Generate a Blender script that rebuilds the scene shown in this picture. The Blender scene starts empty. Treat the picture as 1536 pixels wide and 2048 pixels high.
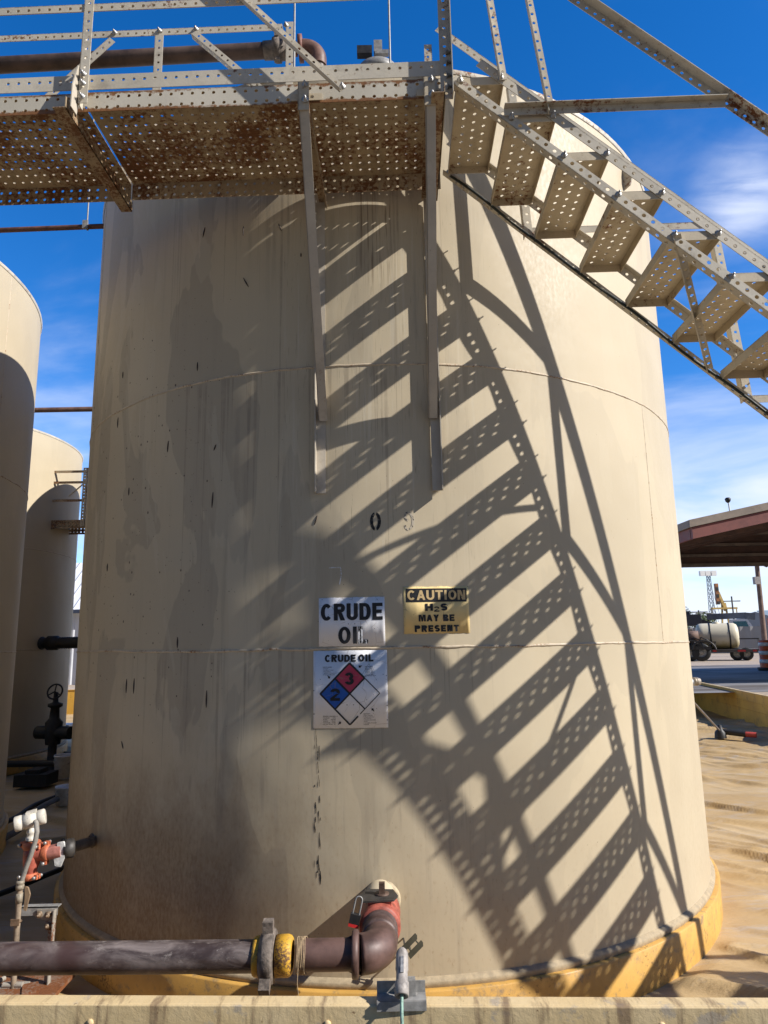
import bpy, math, random
import numpy as np
from mathutils import Vector, Matrix
random.seed(7); rng = np.random.default_rng(7)
R = math.radians
sc = bpy.context.scene
C = sc.collection

# ------------------------------------------------------------------ camera
CAM = Vector((0.0, -5.9222, 1.5559))
PITCH, ROLL, YAW, FPX = 0.18473, -0.018725, 0.0043625, 1380.3
cp, sp, cy, sy = math.cos(PITCH), math.sin(PITCH), math.cos(YAW), math.sin(YAW)
fw = Vector((sy*cp, cy*cp, sp)); rt0 = Vector((cy, -sy, 0)); up0 = rt0.cross(fw)
rt = rt0*math.cos(ROLL) + up0*math.sin(ROLL); up = up0*math.cos(ROLL) - rt0*math.sin(ROLL)
camd = bpy.data.cameras.new('camera'); cam = bpy.data.objects.new('camera', camd); C.objects.link(cam)
M = Matrix((rt, up, -fw)).transposed().to_4x4(); M.translation = CAM; cam.matrix_world = M
camd.sensor_fit = 'VERTICAL'; camd.sensor_height = 24.0; camd.lens = FPX/2048*24.0
camd.clip_start = 0.05; camd.clip_end = 3000
sc.camera = cam

# ------------------------------------------------------------------ sun, sky, exposure
SUN_AZ, SUN_EL = 69.4, 35.8                      # azimuth from -Y towards +X
SD = Vector((math.cos(R(SUN_EL))*math.sin(R(SUN_AZ)), -math.cos(R(SUN_EL))*math.cos(R(SUN_AZ)), math.sin(R(SUN_EL))))
sl = bpy.data.lights.new('sun', 'SUN'); sl.energy = 5.0; sl.angle = R(0.53); sl.color = (1.0, 0.96, 0.91)
so = bpy.data.objects.new('sun', sl); C.objects.link(so); so.location = (20, -8, 14)
so.rotation_euler = SD.to_track_quat('Z', 'Y').to_euler()
W = bpy.data.worlds.new('World'); sc.world = W; W.use_nodes = True
nt = W.node_tree; nt.nodes.clear()
def wn(t, **k):
    n = nt.nodes.new(t)
    for a, b in k.items(): setattr(n, a, b)
    return n
sky = wn('ShaderNodeTexSky', sky_type='NISHITA'); sky.sun_disc = False
sky.sun_elevation = R(SUN_EL); sky.sun_rotation = R(180-SUN_AZ)
sky.altitude = 1200; sky.air_density = 1.0; sky.dust_density = 0.3; sky.ozone_density = 3.0
hs = wn('ShaderNodeHueSaturation'); hs.inputs['Hue'].default_value = 0.508; hs.inputs['Saturation'].default_value = 1.36; hs.inputs['Value'].default_value = 1.72
nt.links.new(sky.outputs[0], hs.inputs['Color'])
tc = wn('ShaderNodeTexCoord'); sx = wn('ShaderNodeSeparateXYZ'); nt.links.new(tc.outputs['Generated'], sx.inputs[0])
def wm(op, a, b=None, c=None):
    n = wn('ShaderNodeMath', operation=op)
    for i, v in enumerate((a, b, c)):
        if v is None: continue
        if hasattr(v, 'node'): nt.links.new(v, n.inputs[i])
        else: n.inputs[i].default_value = v
    return n.outputs[0]
den = wm('ADD', wm('MAXIMUM', sx.outputs[2], 0.0), 0.16)
px_ = wm('DIVIDE', sx.outputs[0], den); py_ = wm('DIVIDE', sx.outputs[1], den)
cb = wn('ShaderNodeCombineXYZ'); nt.links.new(px_, cb.inputs[0]); nt.links.new(py_, cb.inputs[1])
nz = wn('ShaderNodeTexNoise'); nz.inputs['Scale'].default_value = 0.85; nz.inputs['Detail'].default_value = 9; nz.inputs['Roughness'].default_value = 0.55
nz.inputs['Distortion'].default_value = 0.35
mpw = wn('ShaderNodeMapping'); mpw.inputs['Location'].default_value = (3.1, 7.7, 0); mpw.inputs['Scale'].default_value = (1.0, 1.5, 1)
nt.links.new(cb.outputs[0], mpw.inputs[0]); nt.links.new(mpw.outputs[0], nz.inputs['Vector'])
lowm = wn('ShaderNodeMapRange', interpolation_type='SMOOTHSTEP'); lowm.inputs[1].default_value = 0.48; lowm.inputs[2].default_value = 0.08
nt.links.new(sx.outputs[2], lowm.inputs[0])
side = wn('ShaderNodeMapRange', interpolation_type='SMOOTHSTEP'); side.inputs[1].default_value = -0.5; side.inputs[2].default_value = 0.5
nt.links.new(sx.outputs[0], side.inputs[0])
front = wn('ShaderNodeMapRange', interpolation_type='SMOOTHSTEP'); front.inputs[1].default_value = -0.1; front.inputs[2].default_value = 0.5
nt.links.new(sx.outputs[1], front.inputs[0])
bias = wm('ADD', wm('MULTIPLY', lowm.outputs[0], 0.31), wm('ADD', wm('MULTIPLY', side.outputs[0], wm('MULTIPLY_ADD', lowm.outputs[0], 0.11, 0.02)), wm('MULTIPLY', wm('SUBTRACT', front.outputs[0], 1.0), 0.30)))
cl = wn('ShaderNodeMapRange', interpolation_type='SMOOTHSTEP'); cl.inputs[1].default_value = 0.56; cl.inputs[2].default_value = 0.98
nzw = wn('ShaderNodeTexNoise'); nzw.inputs['Scale'].default_value = 5.5; nzw.inputs['Detail'].default_value = 8; nzw.inputs['Distortion'].default_value = 0.6
mpw2 = wn('ShaderNodeMapping'); mpw2.inputs['Rotation'].default_value = (0, 0, 0.6); mpw2.inputs['Scale'].default_value = (1, 3.2, 1); nt.links.new(cb.outputs[0], mpw2.inputs[0]); nt.links.new(mpw2.outputs[0], nzw.inputs['Vector'])
wd = wn('ShaderNodeVectorMath', operation='DISTANCE'); nt.links.new(tc.outputs['Generated'], wd.inputs[0]); wd.inputs[1].default_value = (0.440, 0.732, 0.520)
wm2 = wn('ShaderNodeMapRange', interpolation_type='SMOOTHSTEP'); wm2.inputs[1].default_value = 0.085; wm2.inputs[2].default_value = 0.0
nt.links.new(wd.outputs['Value'], wm2.inputs[0])
nt.links.new(wm('ADD', wm('ADD', nz.outputs['Fac'], bias), wm('MULTIPLY', wm2.outputs[0], wm('MULTIPLY', nzw.outputs['Fac'], 0.42))), cl.inputs[0])
mixc = wn('ShaderNodeMix', data_type='RGBA'); mixc.inputs[7].default_value = (7.4, 8.0, 9.6, 1)
rear = wn('ShaderNodeMapRange', interpolation_type='SMOOTHSTEP'); rear.inputs[1].default_value = -0.75; rear.inputs[2].default_value = 0.15; rear.inputs[3].default_value = 0.28; rear.inputs[4].default_value = 1.0  # dims the unseen sky behind the camera to cut fill on the tank
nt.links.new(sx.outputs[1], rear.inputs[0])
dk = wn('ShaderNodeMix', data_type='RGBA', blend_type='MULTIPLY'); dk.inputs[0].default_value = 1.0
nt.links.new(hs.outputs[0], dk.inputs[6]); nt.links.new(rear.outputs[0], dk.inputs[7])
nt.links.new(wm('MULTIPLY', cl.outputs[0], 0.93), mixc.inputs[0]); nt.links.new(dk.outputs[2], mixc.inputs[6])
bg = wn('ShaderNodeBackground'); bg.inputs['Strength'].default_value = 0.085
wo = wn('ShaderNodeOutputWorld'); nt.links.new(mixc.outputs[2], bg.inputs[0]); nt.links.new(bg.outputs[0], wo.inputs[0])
sc.view_settings.view_transform = 'Standard'; sc.view_settings.look = 'None'
sc.view_settings.exposure = 0.57; sc.view_settings.gamma = 1.0
try:
    sc.cycles.max_bounces = 6; sc.cycles.diffuse_bounces = 4; sc.cycles.use_denoising = True
except Exception: pass

# ------------------------------------------------------------------ helpers
UA = R(-1.8)
U = Vector((math.cos(UA), math.sin(UA), 0)); V = Vector((-math.sin(UA), math.cos(UA), 0)); Z = Vector((0, 0, 1)); X = Vector((1, 0, 0)); Y = Vector((0, 1, 0))
def uvz(u, v, z): return U*u + V*v + Z*z
WL = {}
def link(o, parent=None):
    C.objects.link(o)
    if parent is not None: o.parent = parent
    return o
def tag(o, label=None, cat=None, group=None, kind=None):
    if label: o['label'] = label
    if cat: o['category'] = cat
    if group: o['group'] = group
    if kind: o['kind'] = kind
    return o
def thing(name, loc, label, cat, group=None):
    o = bpy.data.objects.new(name, None); o.empty_display_size = 0.1; o.location = loc; C.objects.link(o)
    WL[o] = Vector(loc); return tag(o, label, cat, group)
class MB:
    def __init__(s): s.v = []; s.f = []; s.sm = []; s.uv = None
    def add(s, vs, fs, smooth=False):
        n = len(s.v); s.v += [tuple(v) for v in vs]; s.f += [tuple(n+i for i in f) for f in fs]; s.sm += [smooth]*len(fs); return s
    def box(s, c, sx, sy, sz, a=X, b=Y, n=Z):
        c = Vector(c); vs = [c + a*(sx/2*i) + b*(sy/2*j) + n*(sz/2*k) for k in (-1, 1) for j in (-1, 1) for i in (-1, 1)]
        return s.add(vs, [(0,2,3,1),(4,5,7,6),(0,1,5,4),(2,6,7,3),(0,4,6,2),(1,3,7,5)])
    def beam(s, p, q, w, h, upv=Z):
        p, q = Vector(p), Vector(q); a = (q-p); L = a.length; a = a/L; b = upv.cross(a)
        if b.length < 1e-4: b = X.cross(a)
        b.normalize(); n = a.cross(b)
        return s.box((p+q)/2, L, w, h, a, b, n)
    def tube(s, pts, r, seg=16, caps=True):
        pts = [Vector(p) for p in pts]; rs = r if isinstance(r, (list, tuple)) else [r]*len(pts)
        t0 = (pts[1]-pts[0]).normalized(); ref = Z if abs(t0.z) < .9 else X
        b = t0.cross(ref).normalized(); rings = []
        for i, p in enumerate(pts):
            if i == 0: t = pts[1]-pts[0]
            elif i == len(pts)-1: t = pts[-1]-pts[-2]
            else: t = (pts[i+1]-p).normalized() + (p-pts[i-1]).normalized()
            t = t.normalized() if t.length > 1e-9 else t0
            b = (b - t*b.dot(t)).normalized(); n = t.cross(b)
            rings.append([p + (b*math.cos(2*math.pi*k/seg) + n*math.sin(2*math.pi*k/seg))*rs[i] for k in range(seg)])
        vs = [v for rg in rings for v in rg]; fs = []
        for i in range(len(pts)-1):
            for k in range(seg):
                fs.append((i*seg+k, i*seg+(k+1) % seg, (i+1)*seg+(k+1) % seg, (i+1)*seg+k))
        s.add(vs, fs, True)
        if caps:
            s.add(rings[0], [tuple(range(seg))[::-1]]); s.add(rings[-1], [tuple(range(seg))])
        return s
    def lathe(s, c, axis, prof, seg=32):          # prof = [(dist along axis, radius)]
        axis = Vector(axis).normalized(); c = Vector(c)
        pts = [c + axis*d for d, r in prof]
        ref = Z if abs(axis.z) < .9 else X; b = axis.cross(ref).normalized(); n = axis.cross(b)
        vs = []; fs = []
        for (d, r), p in zip(prof, pts):
            vs += [p + (b*math.cos(2*math.pi*k/seg) + n*math.sin(2*math.pi*k/seg))*r for k in range(seg)]
        for i in range(len(prof)-1):
            sm = True
            for k in range(seg): fs.append((i*seg+k, i*seg+(k+1) % seg, (i+1)*seg+(k+1) % seg, (i+1)*seg+k))
        s.add(vs, fs, True); return s
    def prism(s, poly, n, t):                     # extrude planar polygon by n*t
        poly = [Vector(p) for p in poly]; n = Vector(n); m = len(poly); q = [p + n*t for p in poly]
        return s.add(poly+q, [tuple(range(m))[::-1], tuple(range(m, 2*m))] + [(i, (i+1) % m, m+(i+1) % m, m+i) for i in range(m)])
    def strip(s, o, a, L, b, Wd, rows, pitch=.0508, r=.0082, t=.0032, NH=16, phase=0.0, stagger=False):
        """perforated plate: o corner, a length dir, b width dir, rows = hole-row offsets across the width"""
        o, a, b = Vector(o), Vector(a).normalized(), Vector(b).normalized(); n = a.cross(b)
        P = lambda x, y, k: o + a*x + b*y + n*(t*k)
        def quad(x0, x1, y0, y1):
            if x1-x0 < 1e-5 or y1-y0 < 1e-5: return
            s.add([P(x0,y0,0),P(x1,y0,0),P(x1,y1,0),P(x0,y1,0),P(x0,y0,1),P(x1,y0,1),P(x1,y1,1),P(x0,y1,1)], [(3,2,1,0),(4,5,6,7)])
        rows = sorted(rows); ys = [0.0]
        bands = []
        for i, y in enumerate(rows):
            lo = max(0, y-pitch/2) if i == 0 else max((rows[i-1]+y)/2, y-pitch/2)
            hi = min(Wd, y+pitch/2) if i == len(rows)-1 else min((rows[i+1]+y)/2, y+pitch/2)
            bands.append((lo, hi, y))
        cur = 0.0
        for lo, hi, y in bands:
            quad(0, L, cur, lo); cur = hi
        quad(0, L, cur, Wd)
        nc = int((L-1e-4)//pitch)
        for bi, (lo, hi, y) in enumerate(bands):
            off = (L-nc*pitch)/2
            n_c = nc
            if stagger and bi % 2: off += pitch/2; n_c = nc-1
            quad(0, off, lo, hi); quad(off+n_c*pitch, L, lo, hi)
            vs = []; fs = []
            for c in range(n_c):
                x0 = off+c*pitch; x1 = x0+pitch; cx = (x0+x1)/2
                base = len(vs)
                key = [(x1,y),(x1,hi),(cx,hi),(x0,hi),(x0,y),(x0,lo),(cx,lo),(x1,lo)]
                out = []
                for k in range(8):
                    q0, q1 = key[k], key[(k+1) % 8]; m = NH//8
                    for j in range(m): out.append((q0[0]+(q1[0]-q0[0])*j/m, q0[1]+(q1[1]-q0[1])*j/m))
                for k in range(NH):
                    an = 2*math.pi*k/NH; h = (cx+r*math.cos(an), y+r*math.sin(an)); q = out[k]
                    vs += [P(q[0],q[1],0), P(q[0],q[1],1), P(h[0],h[1],0), P(h[0],h[1],1)]
                for k in range(NH):
                    i = base+4*k; j = base+4*((k+1) % NH)
                    fs += [(i+0, i+2, j+2, j+0), (i+1, j+1, j+3, i+3), (i+2, i+3, j+3, j+2)]
            s.add(vs, fs)
        # outer edges
        s.add([P(0,0,0),P(L,0,0),P(L,Wd,0),P(0,Wd,0),P(0,0,1),P(L,0,1),P(L,Wd,1),P(0,Wd,1)], [(0,1,5,4),(1,2,6,5),(2,3,7,6),(3,0,4,7)])
        return s
    def angle(s, p, q, d1, w1, d2, w2, h1=True, h2=True, t=.0036, r=.0082, NH=16):
        """perforated angle iron: corner line p-q, legs along d1 and d2"""
        p, q = Vector(p), Vector(q); a = q-p; L = a.length; a.normalize()
        for d, w, h, oth in ((d1, w1, h1, d2), (d2, w2, h2, d1)):
            d = Vector(d); d = (d-a*d.dot(a)).normalized()
            n = a.cross(d); flip = n.dot(oth) < 0
            if flip: s.strip(q, -a, L, d, w, [w*.55] if h else [], t=t, r=r, NH=NH)
            else: s.strip(p, a, L, d, w, [w*.55] if h else [], t=t, r=r, NH=NH)
        return s
    def build(s, name, mat, parent=None, loc=None):
        me = bpy.data.meshes.new(name)
        off = Vector((0, 0, 0))
        if parent is not None: off = WL[parent]
        elif loc is not None: off = Vector(loc)
        me.from_pydata([(v[0]-off.x, v[1]-off.y, v[2]-off.z) for v in s.v], [], s.f)
        me.polygons.foreach_set('use_smooth', s.sm); me.materials.append(mat); me.update()
        o = bpy.data.objects.new(name, me); link(o, parent); WL[o] = off
        if parent is None and loc is not None: o.location = loc
        return o
def arc_pts(c, a, b, r, a0, a1, n=12):
    c, a, b = Vector(c), Vector(a), Vector(b)
    return [c + (a*math.cos(a0+(a1-a0)*i/n) + b*math.sin(a0+(a1-a0)*i/n))*r for i in range(n+1)]
def bolt(mb, p, n, r=.011, h=.011, stud=.03):
    n = Vector(n).normalized(); mb.lathe(p, n, [(0, 0), (0, r*1.5), (.002, r*1.5), (.002, r), (h, r), (h, r*.45), (h+stud*.4, r*.45), (h+stud*.4, 0)], 6); return mb

def bolt_at(parent, mat, p, n, r=.011, h=.011, stud=.03):
    return bolt(MB(), p, n, r, h, stud).build('bolt', mat, parent)

# ------------------------------------------------------------------ materials
class NM:
    def __init__(s, name):
        s.m = bpy.data.materials.new(name); s.m.use_nodes = True; s.nt = s.m.node_tree; s.b = s.nt.nodes['Principled BSDF']
        s.tc = s.n('ShaderNodeTexCoord')
    def n(s, t, **k):
        n = s.nt.nodes.new(t)
        for a, b in k.items(): setattr(n, a, b)
        return n
    def set(s, sock, v):
        if hasattr(v, 'node'): s.nt.links.new(v, sock)
        elif isinstance(v, (tuple, list)) and len(v) == 3 and sock.type == 'RGBA': sock.default_value = (*v, 1)
        else: sock.default_value = v
    def math(s, op, a, b=0.0, c=0.0, clamp=False):
        n = s.n('ShaderNodeMath', operation=op, use_clamp=clamp)
        for i, v in enumerate((a, b, c)): s.set(n.inputs[i], v)
        return n.outputs[0]
    def noise(s, vec, scale, detail=4, rough=.55, loc=(0,0,0), sc_=(1,1,1), dist=0.0):
        mp = s.n('ShaderNodeMapping'); s.set(mp.inputs['Vector'], vec); mp.inputs['Location'].default_value = loc; mp.inputs['Scale'].default_value = sc_
        n = s.n('ShaderNodeTexNoise'); s.set(n.inputs['Vector'], mp.outputs[0]); n.inputs['Scale'].default_value = scale; n.inputs['Detail'].default_value = detail
        n.inputs['Roughness'].default_value = rough; n.inputs['Distortion'].default_value = dist
        return n.outputs['Fac']
    def vor(s, vec, scale, rnd=1.0, sc_=(1,1,1), feat='F1'):
        mp = s.n('ShaderNodeMapping'); s.set(mp.inputs['Vector'], vec); mp.inputs['Scale'].default_value = sc_
        n = s.n('ShaderNodeTexVoronoi', feature=feat); s.set(n.inputs['Vector'], mp.outputs[0]); n.inputs['Scale'].default_value = scale
        n.inputs['Randomness'].default_value = rnd; return n
    def step(s, v, lo, hi, a=0.0, b=1.0):
        n = s.n('ShaderNodeMapRange', interpolation_type='SMOOTHSTEP'); s.set(n.inputs[0], v)
        n.inputs[1].default_value = lo; n.inputs[2].default_value = hi; n.inputs[3].default_value = a; n.inputs[4].default_value = b
        return n.outputs[0]
    def mix(s, f, a, b, blend='MIX'):
        n = s.n('ShaderNodeMix', data_type='RGBA', blend_type=blend); s.set(n.inputs[0], f); s.set(n.inputs[6], a); s.set(n.inputs[7], b); return n.outputs[2]
    def bump(s, h, strength=.3, dist=.01):
        n = s.n('ShaderNodeBump'); n.inputs['Strength'].default_value = strength; n.inputs['Distance'].default_value = dist
        s.set(n.inputs['Height'], h); s.set(s.b.inputs['Normal'], n.outputs[0]); return n
    def done(s, col, rough=.6, metal=0.0, spec=.5):
        s.set(s.b.inputs['Base Color'], col); s.set(s.b.inputs['Roughness'], rough); s.set(s.b.inputs['Metallic'], metal)
        s.b.inputs['Specular IOR Level'].default_value = spec; return s.m
def plain(name, col, rough=.6, metal=0.0, var=.25, scale=12, spec=.4, bump=.15):
    k = NM(name); o = k.tc.outputs['Object']
    n = k.noise(o, scale, 6, .65); d = tuple(c*(1-var) for c in col); l = tuple(min(1, c*(1+var*.7)) for c in col)
    k.bump(k.noise(o, scale*5, 4), bump, .004)
    return k.done(k.mix(k.step(n, .3, .7), d, l), k.step(n, .3, .7, rough*.85, min(1, rough*1.15)), metal, spec)
def painted_steel(name, col, rust=.5, dirt=.4, scale=1.0, rcol=(.13,.045,.014)):
    """tan paint with rust blooms: rust 0..1 is the covered share"""
    k = NM(name); o = k.tc.outputs['Object']
    oi = k.n('ShaderNodeObjectInfo'); add = k.n('ShaderNodeVectorMath', operation='ADD'); k.set(add.inputs[0], o)
    ml = k.math('MULTIPLY', oi.outputs['Random'], 17.0); k.set(add.inputs[1], ml); o = add.outputs[0]
    v = k.noise(o, 3.0*scale, 4, .6)
    base = k.mix(k.step(v, .3, .7), tuple(c*.86 for c in col), tuple(c*1.08 for c in col))
    g = k.noise(o, 9*scale, 8, .7, (4,1,2)); base = k.mix(k.math('MULTIPLY', k.step(g, .5, .72), dirt), base, (.16,.125,.085))
    n1 = k.noise(o, 2.2*scale, 3, .5, (9,3,1)); n2 = k.noise(o, 30*scale, 9, .75, (1,5,3))
    rr = k.math('ADD', k.math('MULTIPLY', n1, .40), k.math('MULTIPLY', n2, .60))
    th = .66-.24*rust; rm = k.step(rr, th, th+.07)
    rc = k.mix(k.noise(o, 60*scale, 4), tuple(c*.55 for c in rcol), tuple(c*1.9 for c in rcol))
    sp_ = k.step(k.noise(o, 140*scale, 3, .6, (2,2,7)), .70-.05*rust, .76-.05*rust)
    col_ = k.mix(k.math('MAXIMUM', rm, k.math('MULTIPLY', sp_, .7)), base, rc)
    k.bump(k.math('ADD', k.math('MULTIPLY', rm, .6), k.noise(o, 90*scale, 5)), .25, .002)
    return k.done(col_, k.step(rr, .4, .7, .45, .85), 0.0, .45)
def flange_steel():
    k = NM('edge_rusted_flange'); o = k.tc.outputs['Object']; sp_ = k.n('ShaderNodeSeparateXYZ'); k.set(sp_.inputs[0], o); z = sp_.outputs[2]
    base = k.mix(k.step(k.noise(o, 3, 4), .3, .7), (.46,.415,.325), (.55,.50,.40))
    edge = k.math('ADD', k.step(z, .030, .0, 0, .20), k.math('MULTIPLY', k.step(z, .075, .104), k.step(z, .112, .106, 0, .15)))
    drip = k.math('MULTIPLY', k.step(k.noise(o, 1, 4, .6, (0,0,0), (22,22,3)), .5, .7), k.step(z, .045, .10, 0, .10))
    big = k.noise(o, 1.6, 3, .5, (3,1,1)); n2 = k.noise(o, 34, 9, .75, (1,5,3))
    rr = k.math('ADD', k.math('ADD', k.math('MULTIPLY', big, .5), k.math('MULTIPLY', n2, .5)), k.math('ADD', edge, drip)); rm = k.step(rr, .60, .70)
    col = k.mix(rm, base, k.mix(k.noise(o, 60, 4), (.10,.042,.016), (.30,.135,.045)))
    k.bump(k.noise(o, 90, 5), .2, .002); return k.done(col, .6, 0, .4)
M_flange = flange_steel()
TAN = (.50, .44, .335)
M_steel = painted_steel('tan_painted_steel', (.52,.465,.365), .34, .4)
M_steel2 = painted_steel('tan_weathered_steel', (.47,.42,.33), .50, .5, 1.3)
M_pan = painted_steel('rusty_deck_steel', (.42,.325,.20), .76, .7, 1.4, (.13,.052,.018))
M_tread = painted_steel('tread_steel', (.52,.435,.30), .42, .45)
M_beam = painted_steel('rusty_beam_steel', (.36,.27,.165), .78, .7, 2.0, (.12,.048,.016))
M_brace = painted_steel('brace_steel', (.47,.415,.33), .18, .3)
M_bolt = plain('zinc_bolt', (.38,.37,.35), .45, .6, .3, 60)
M_yellow = painted_steel('yellow_fibreglass', (.54,.305,.07), .40, .85, 1.6, (.13,.075,.028))
M_black = plain('black_rubber', (.018,.018,.018), .55, 0, .3, 20)
M_dark = plain('dark_steel', (.05,.045,.04), .5, .2, .4, 20)
M_galv = plain('galvanised_steel', (.27,.262,.245), .5, .15, .3, 25)
M_red = plain('red_oxide_paint', (.34,.085,.055), .55, 0, .4, 25)
M_white = plain('white_paint', (.74,.73,.70), .5, 0, .15, 20)
M_signw = plain('white_vinyl', (.72,.72,.72), .4, 0, .12, 18)
M_ink = plain('black_ink', (.012,.012,.014), .5, 0, .3, 40)
M_pipebrown = plain('brown_pipe_coating', (.105,.06,.048), .5, .1, .45, 9)
M_union = plain('weathered_grey_iron', (.155,.125,.10), .75, .15, .6, 26, .4, .5)
M_yelpaint = painted_steel('chipped_yellow_paint', (.60,.33,.03), .55, .6, 4.0, (.09,.045,.025))
M_cord = plain('green_cord', (.22,.34,.27), .6, 0, .5, 60)

def pipe_mat():
    k = NM('mill_scale_pipe'); o = k.tc.outputs['Object']
    a = k.noise(o, 5, 7, .65, (0,0,0), (1,2.4,2.4), .6); b = k.noise(o, 22, 8, .75, (3,1,2), (1,1.5,1.5)); c = k.noise(o, 1.7, 3, .5, (7,7,1))
    col = k.mix(k.step(a, .35, .68), (.055,.038,.034), (.24,.195,.175))
    col = k.mix(k.step(b, .55, .75), col, (.36,.31,.27)); col = k.mix(k.step(c, .52, .62), col, (.075,.04,.034))
    col = k.mix(k.step(k.noise(o, 120, 3, .6), .72, .76), col, (.5,.46,.42))
    k.bump(b, .3, .003); return k.done(col, k.step(a, .3, .7, .38, .62), .25, .5)
M_pipe = pipe_mat()

def tank_mat(name, grime=1.0, patch=1.0):
    k = NM(name); uvn = k.n('ShaderNodeUVMap'); uv = uvn.outputs[0]
    sp3 = k.n('ShaderNodeSeparateXYZ'); k.set(sp3.inputs[0], uv); s, z = sp3.outputs[0], sp3.outputs[1]
    col = k.mix(k.step(k.noise(uv, .8, 3, .5), .3, .7), (.462,.387,.264), (.515,.432,.295))
    # wall sections hold slightly different coats of paint
    left = k.step(s, .35, -.55)
    up_ = k.step(z, 1.6, 2.6)
    # overspray / washed patches with crisp edges
    pa = k.noise(uv, 1.15, 4, .5, (3.3,1.1,0), (1.9,.55,1), .7)
    p1 = k.step(pa, .515, .528); p2 = k.step(k.noise(uv, 1.3, 5, .5, (11,4,0), (2.4,.6,1), .8), .55, .565)
    pm = k.math('MULTIPLY', p1, k.math('ADD', .12, k.math('MULTIPLY', left, .27)))
    pm2 = k.math('MULTIPLY', p2, k.math('ADD', .08, k.math('MULTIPLY', left, .16)))
    col = k.mix(k.math('MULTIPLY', pm, patch), col, (.27,.232,.175)); col = k.mix(k.math('MULTIPLY', pm2, patch), col, (.56,.49,.355))
    # long vertical run streaks
    st = k.noise(uv, 1.0, 7, .68, (0,0,0), (17,.95,1), .12); st2 = k.noise(uv, 1.0, 6, .65, (5,9,0), (48,1.7,1), .12)
    area = k.step(k.noise(uv, .9, 2, .5, (6,2,0)), .42, .6)
    win = k.math('MULTIPLY', k.step(s, .75, .25), k.step(s, -1.9, -1.0))
    sm_ = k.math('MULTIPLY', k.math('MULTIPLY', k.step(st, .50, .68), win), k.math('ADD', .07, k.math('MULTIPLY', area, .33)))
    col = k.mix(sm_, col, (.235,.20,.155)); col = k.mix(k.math('MULTIPLY', k.math('MULTIPLY', k.math('MULTIPLY', k.step(st2, .57, .68), area), win), .22), col, (.56,.49,.36))
    # rust and oil runs below the walkway
    rw = k.math('MULTIPLY', k.math('MULTIPLY', k.step(s, -.13, -.06), k.step(s, .13, .06)), k.math('MULTIPLY', k.step(z, 3.35, 3.75), k.step(z, 4.6, 4.2)))
    rs = k.math('MULTIPLY', rw, k.step(k.noise(uv, 1, 4, .6, (2,2,0), (75,1.6,1)), .52, .62)); col = k.mix(k.math('MULTIPLY', rs, .75), col, (.11,.065,.035))
    # runs that start at the seams and at the catwalk
    for zt_, sc1, ln_k, lo in ((4.75, 31, 2.6, 3.3), (3.04, 27, 1.5, 6.1), (1.52, 24, 1.2, 8.7)):
        cn = k.noise(uv, 1, 3, .7, (lo, 2, 0), (sc1, .12, 1), .05)
        Ld = k.step(cn, .50, .78, 0.0, ln_k); dz_ = k.math('SUBTRACT', zt_, z)
        dm = k.math('MULTIPLY', k.math('GREATER_THAN', dz_, 0.0), k.step(k.math('SUBTRACT', Ld, dz_), -.02, .12))
        dm = k.math('MULTIPLY', k.math('MULTIPLY', dm, win), k.step(k.noise(uv, 9, 4, .6), .3, .6, .35, 1.0)); col = k.mix(k.math('MULTIPLY', dm, .42), col, (.215,.172,.125))
    # hairline cracks in the old coats
    hw = k.math('MULTIPLY', k.math('MULTIPLY', k.step(s, -.75, -.45), k.step(s, .75, .35)), k.step(z, 1.5, 2.3))
    hl = k.math('MULTIPLY', hw, k.step(k.noise(uv, 1, 5, .7, (4,1,0), (120,4.2,1), .3), .605, .66)); col = k.mix(k.math('MULTIPLY', hl, .55), col, (.16,.13,.095))
    wl = k.math('MULTIPLY', hw, k.step(k.noise(uv, 1, 5, .65, (9,6,0), (32,1.3,1), .2), .54, .66)); col = k.mix(k.math('MULTIPLY', wl, .30), col, (.60,.54,.42))
    # splatter specks
    vo = k.vor(uv, 30, 1.0, (1,.75,1)); szn = k.n('ShaderNodeSeparateColor'); k.set(szn.inputs[0], vo.outputs['Color'])
    rad = k.math('MULTIPLY', k.math('POWER', szn.outputs[0], 3.0), .19)
    dens = k.math('ADD', .30, k.math('MULTIPLY', k.math('MULTIPLY', k.step(s, -.5, -1.2), k.math('MULTIPLY', k.step(z, .6, 1.9), k.step(z, 4.0, 3.0))), .75))
    dot = k.math('LESS_THAN', vo.outputs['Distance'], k.math('MULTIPLY', rad, dens)); col = k.mix(k.math('MULTIPLY', dot, .85), col, (.055,.042,.034))
    vo2 = k.vor(uv, 75, 1.0, (1,.6,1)); s2 = k.n('ShaderNodeSeparateColor'); k.set(s2.inputs[0], vo2.outputs['Color'])
    dot2 = k.math('LESS_THAN', vo2.outputs['Distance'], k.math('MULTIPLY', k.math('POWER', s2.outputs[1], 6.0), k.math('MULTIPLY', dens, .22)))
    col = k.mix(k.math('MULTIPLY', dot2, .7), col, (.09,.065,.045))
    # mud and oil grime thrown up on the lower courses
    gz = k.noise(uv, 2.2, 5, .6, (8,3,0), (1.4,.8,1)); gl = k.math('ADD', k.math('MULTIPLY', k.step(s, .2, -1.1), 1.0), .15)
    gm = k.math('MULTIPLY', k.step(k.math('ADD', z, k.math('MULTIPLY', gz, -1.6)), .55, -.75), gl)
    fine = k.noise(uv, 52, 8, .72, (1,1,0), (1,.45,1))
    gm = k.math('MULTIPLY', gm, k.step(fine, .25, .68, .6, 1.0)); col = k.mix(k.math('MULTIPLY', gm, .72*grime), col, (.165,.100,.052))
    br = k.math('MULTIPLY', k.step(fine, .55, .72), k.math('MULTIPLY', k.step(z, 1.3, .1), k.step(s, 1.9, -.4, .15, .6))); col = k.mix(br, col, (.24,.15,.075))
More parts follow.
